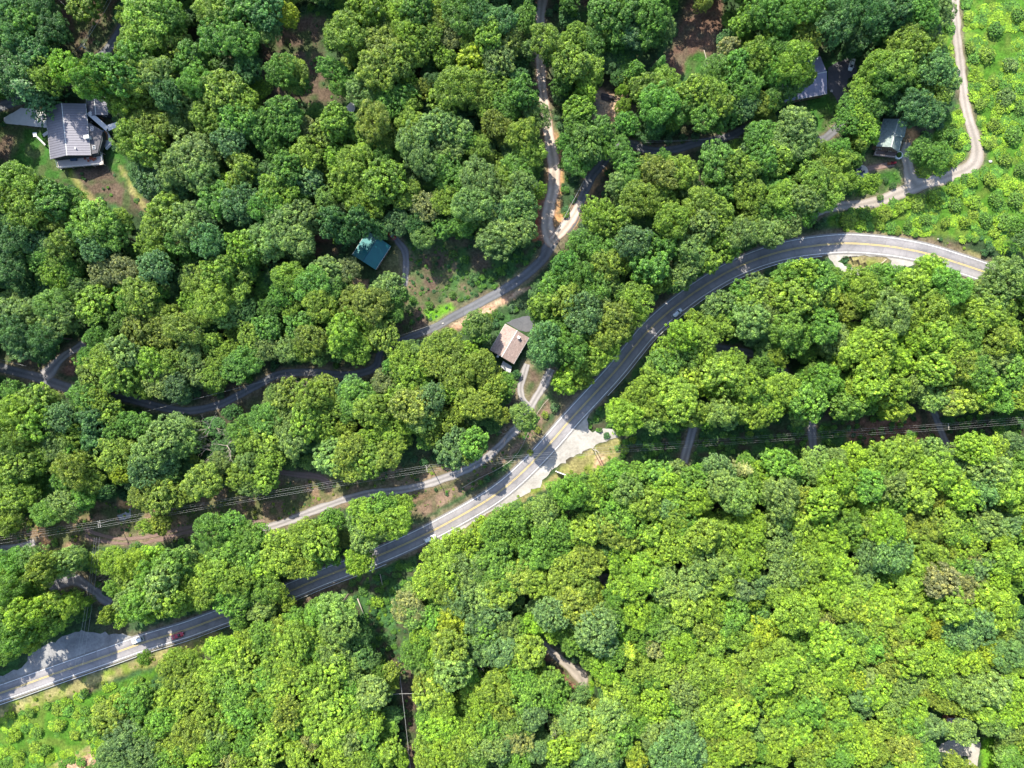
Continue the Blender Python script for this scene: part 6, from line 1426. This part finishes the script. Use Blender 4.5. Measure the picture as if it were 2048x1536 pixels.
q = gp(1771, 519) - p; MB().tube([(0, 0, .7), (q.x, q.y, q.z + .7)], .12, 5).build('rail', M_WOODL, mkr); MB().box((0, 0, .3), (.15, .15, .9)).box((q.x, q.y, q.z + .3), (.15, .15, .9)).build('post', M_WOODL, mkr)['kind'] = 'stuff'
# a low fence on the bank between the two roads, and one along the mown verge
def post_rail(label, pts, mat=M_WOODL, h=.9, r=.07):
    c = catmull([(a, b, 0) for a, b in pts], 14); p0 = gp(c[0][0], c[0][1]); o = empty('rail_fence', p0, 0, label, 'fence')
    P = [gp(a[0], a[1]) - p0 for a in c]
    mb = MB()
    for hh in (h, h * .5): mb.tube([q + Vector((0, 0, hh)) for q in P], r, 4)
    mb.build('rail', mat, o)
    for q in P: MB().box((q.x, q.y, q.z + h / 2 - .1), (.14, .14, h + .3)).build('post', mat, o)
post_rail('thin weathered fence on the brown bank between the two roads', [(1097, 798), (1076, 824), (1036, 905), (1000, 935), (960, 955), (925, 975)], M_POLE)

# ------------------------------------------------------------------ guardrails
def guardrail(label, t0, t1, off, side=-1):
    c = catmull(HWY, 5.0); sel = (c[:, 0] > t0) & (c[:, 0] < t1); x, y, z = gpn(c[:, 0], c[:, 1]); P = np.stack([x, y], 1); Tn = np.gradient(P, axis=0); Tn /= np.linalg.norm(Tn, axis=1)[:, None]
    Nn = np.stack([-Tn[:, 1], Tn[:, 0]], 1); w = c[:, 2] * (CZ - z) * TAN / 1024
    Q = (P + Nn * (side * (w + off))[:, None])[sel]; Zq = H(Q[:, 0], Q[:, 1]); p0 = Vector((Q[0, 0], Q[0, 1], Zq[0]))
    o = empty('guardrail', p0, 0, label, 'guardrail')
    pts = [Vector((a, b, d)) - p0 for (a, b), d in zip(Q, Zq)]
    def rail(h0, h1, t):
        V = []; 
        for i, q in enumerate(pts):
            d = (pts[min(i + 1, len(pts) - 1)] - pts[max(0, i - 1)]); n = Vector((-d.y, d.x, 0)).normalized()
            V += [q + Vector((0, 0, h0)) - n * t, q + Vector((0, 0, h1)) - n * t, q + Vector((0, 0, h1)) + n * t, q + Vector((0, 0, h0)) + n * t]
        F_ = [(i * 4 + a, i * 4 + (a + 1) % 4, i * 4 + 4 + (a + 1) % 4, i * 4 + 4 + a) for i in range(len(pts) - 1) for a in range(4)]
        return V, F_ + [(0, 1, 2, 3), tuple((len(pts) - 1) * 4 + k for k in (3, 2, 1, 0))]
    mb = MB(); mb.add(*rail(.50, .80, .09)); mb.build('rail_beam', M_STEEL, o)
    pm = MB(); acc = 0; last = pts[0]
    for q in pts:
        acc += (q - last).length; last = q
        if acc > 1.9: acc = 0; pm.box((q.x, q.y, q.z + .25), (.14, .14, 1.0))
    pm.build('post', M_POLE, o)['kind'] = 'stuff'
guardrail('long guardrail along the lower side of the highway at lower left', -60, 770, 1.25)
guardrail('guardrail along the lower side of the shaded highway curve', 1196, 1640, 1.15)

# boulders and small debris
for i, (a, b, s_, l) in enumerate([(1981, 323, 1.0, 'pale boulder at the outer edge of the mountain road bend'), (1877, 478, .7, 'small white rock on the bank above the highway curve'), (1663, 182, .9, 'white propane tank-like rock beside the grey roof'), (886, 647, .6, 'small pale rock on the grassy bank'), (718, 573, .7, 'teal-grey rock on the tan patch below the teal roof'), (1000, 672, .5, 'white rock left of the brown roof')]):
    import bmesh as _b
    bm = _b.new(); _b.ops.create_icosphere(bm, subdivisions=2, radius=s_ * .55)
    rr = random.Random(i)
    for v in bm.verts: v.co *= rr.uniform(.8, 1.15); v.co.z *= .6; v.co.x *= 1.3
    me = bpy.data.meshes.new('boulder'); bm.to_mesh(me); bm.free(); me.materials.append(M_STONE)
    o = link('boulder', me); o.location = gp(a, b, .2); tag(o, l, 'rock')
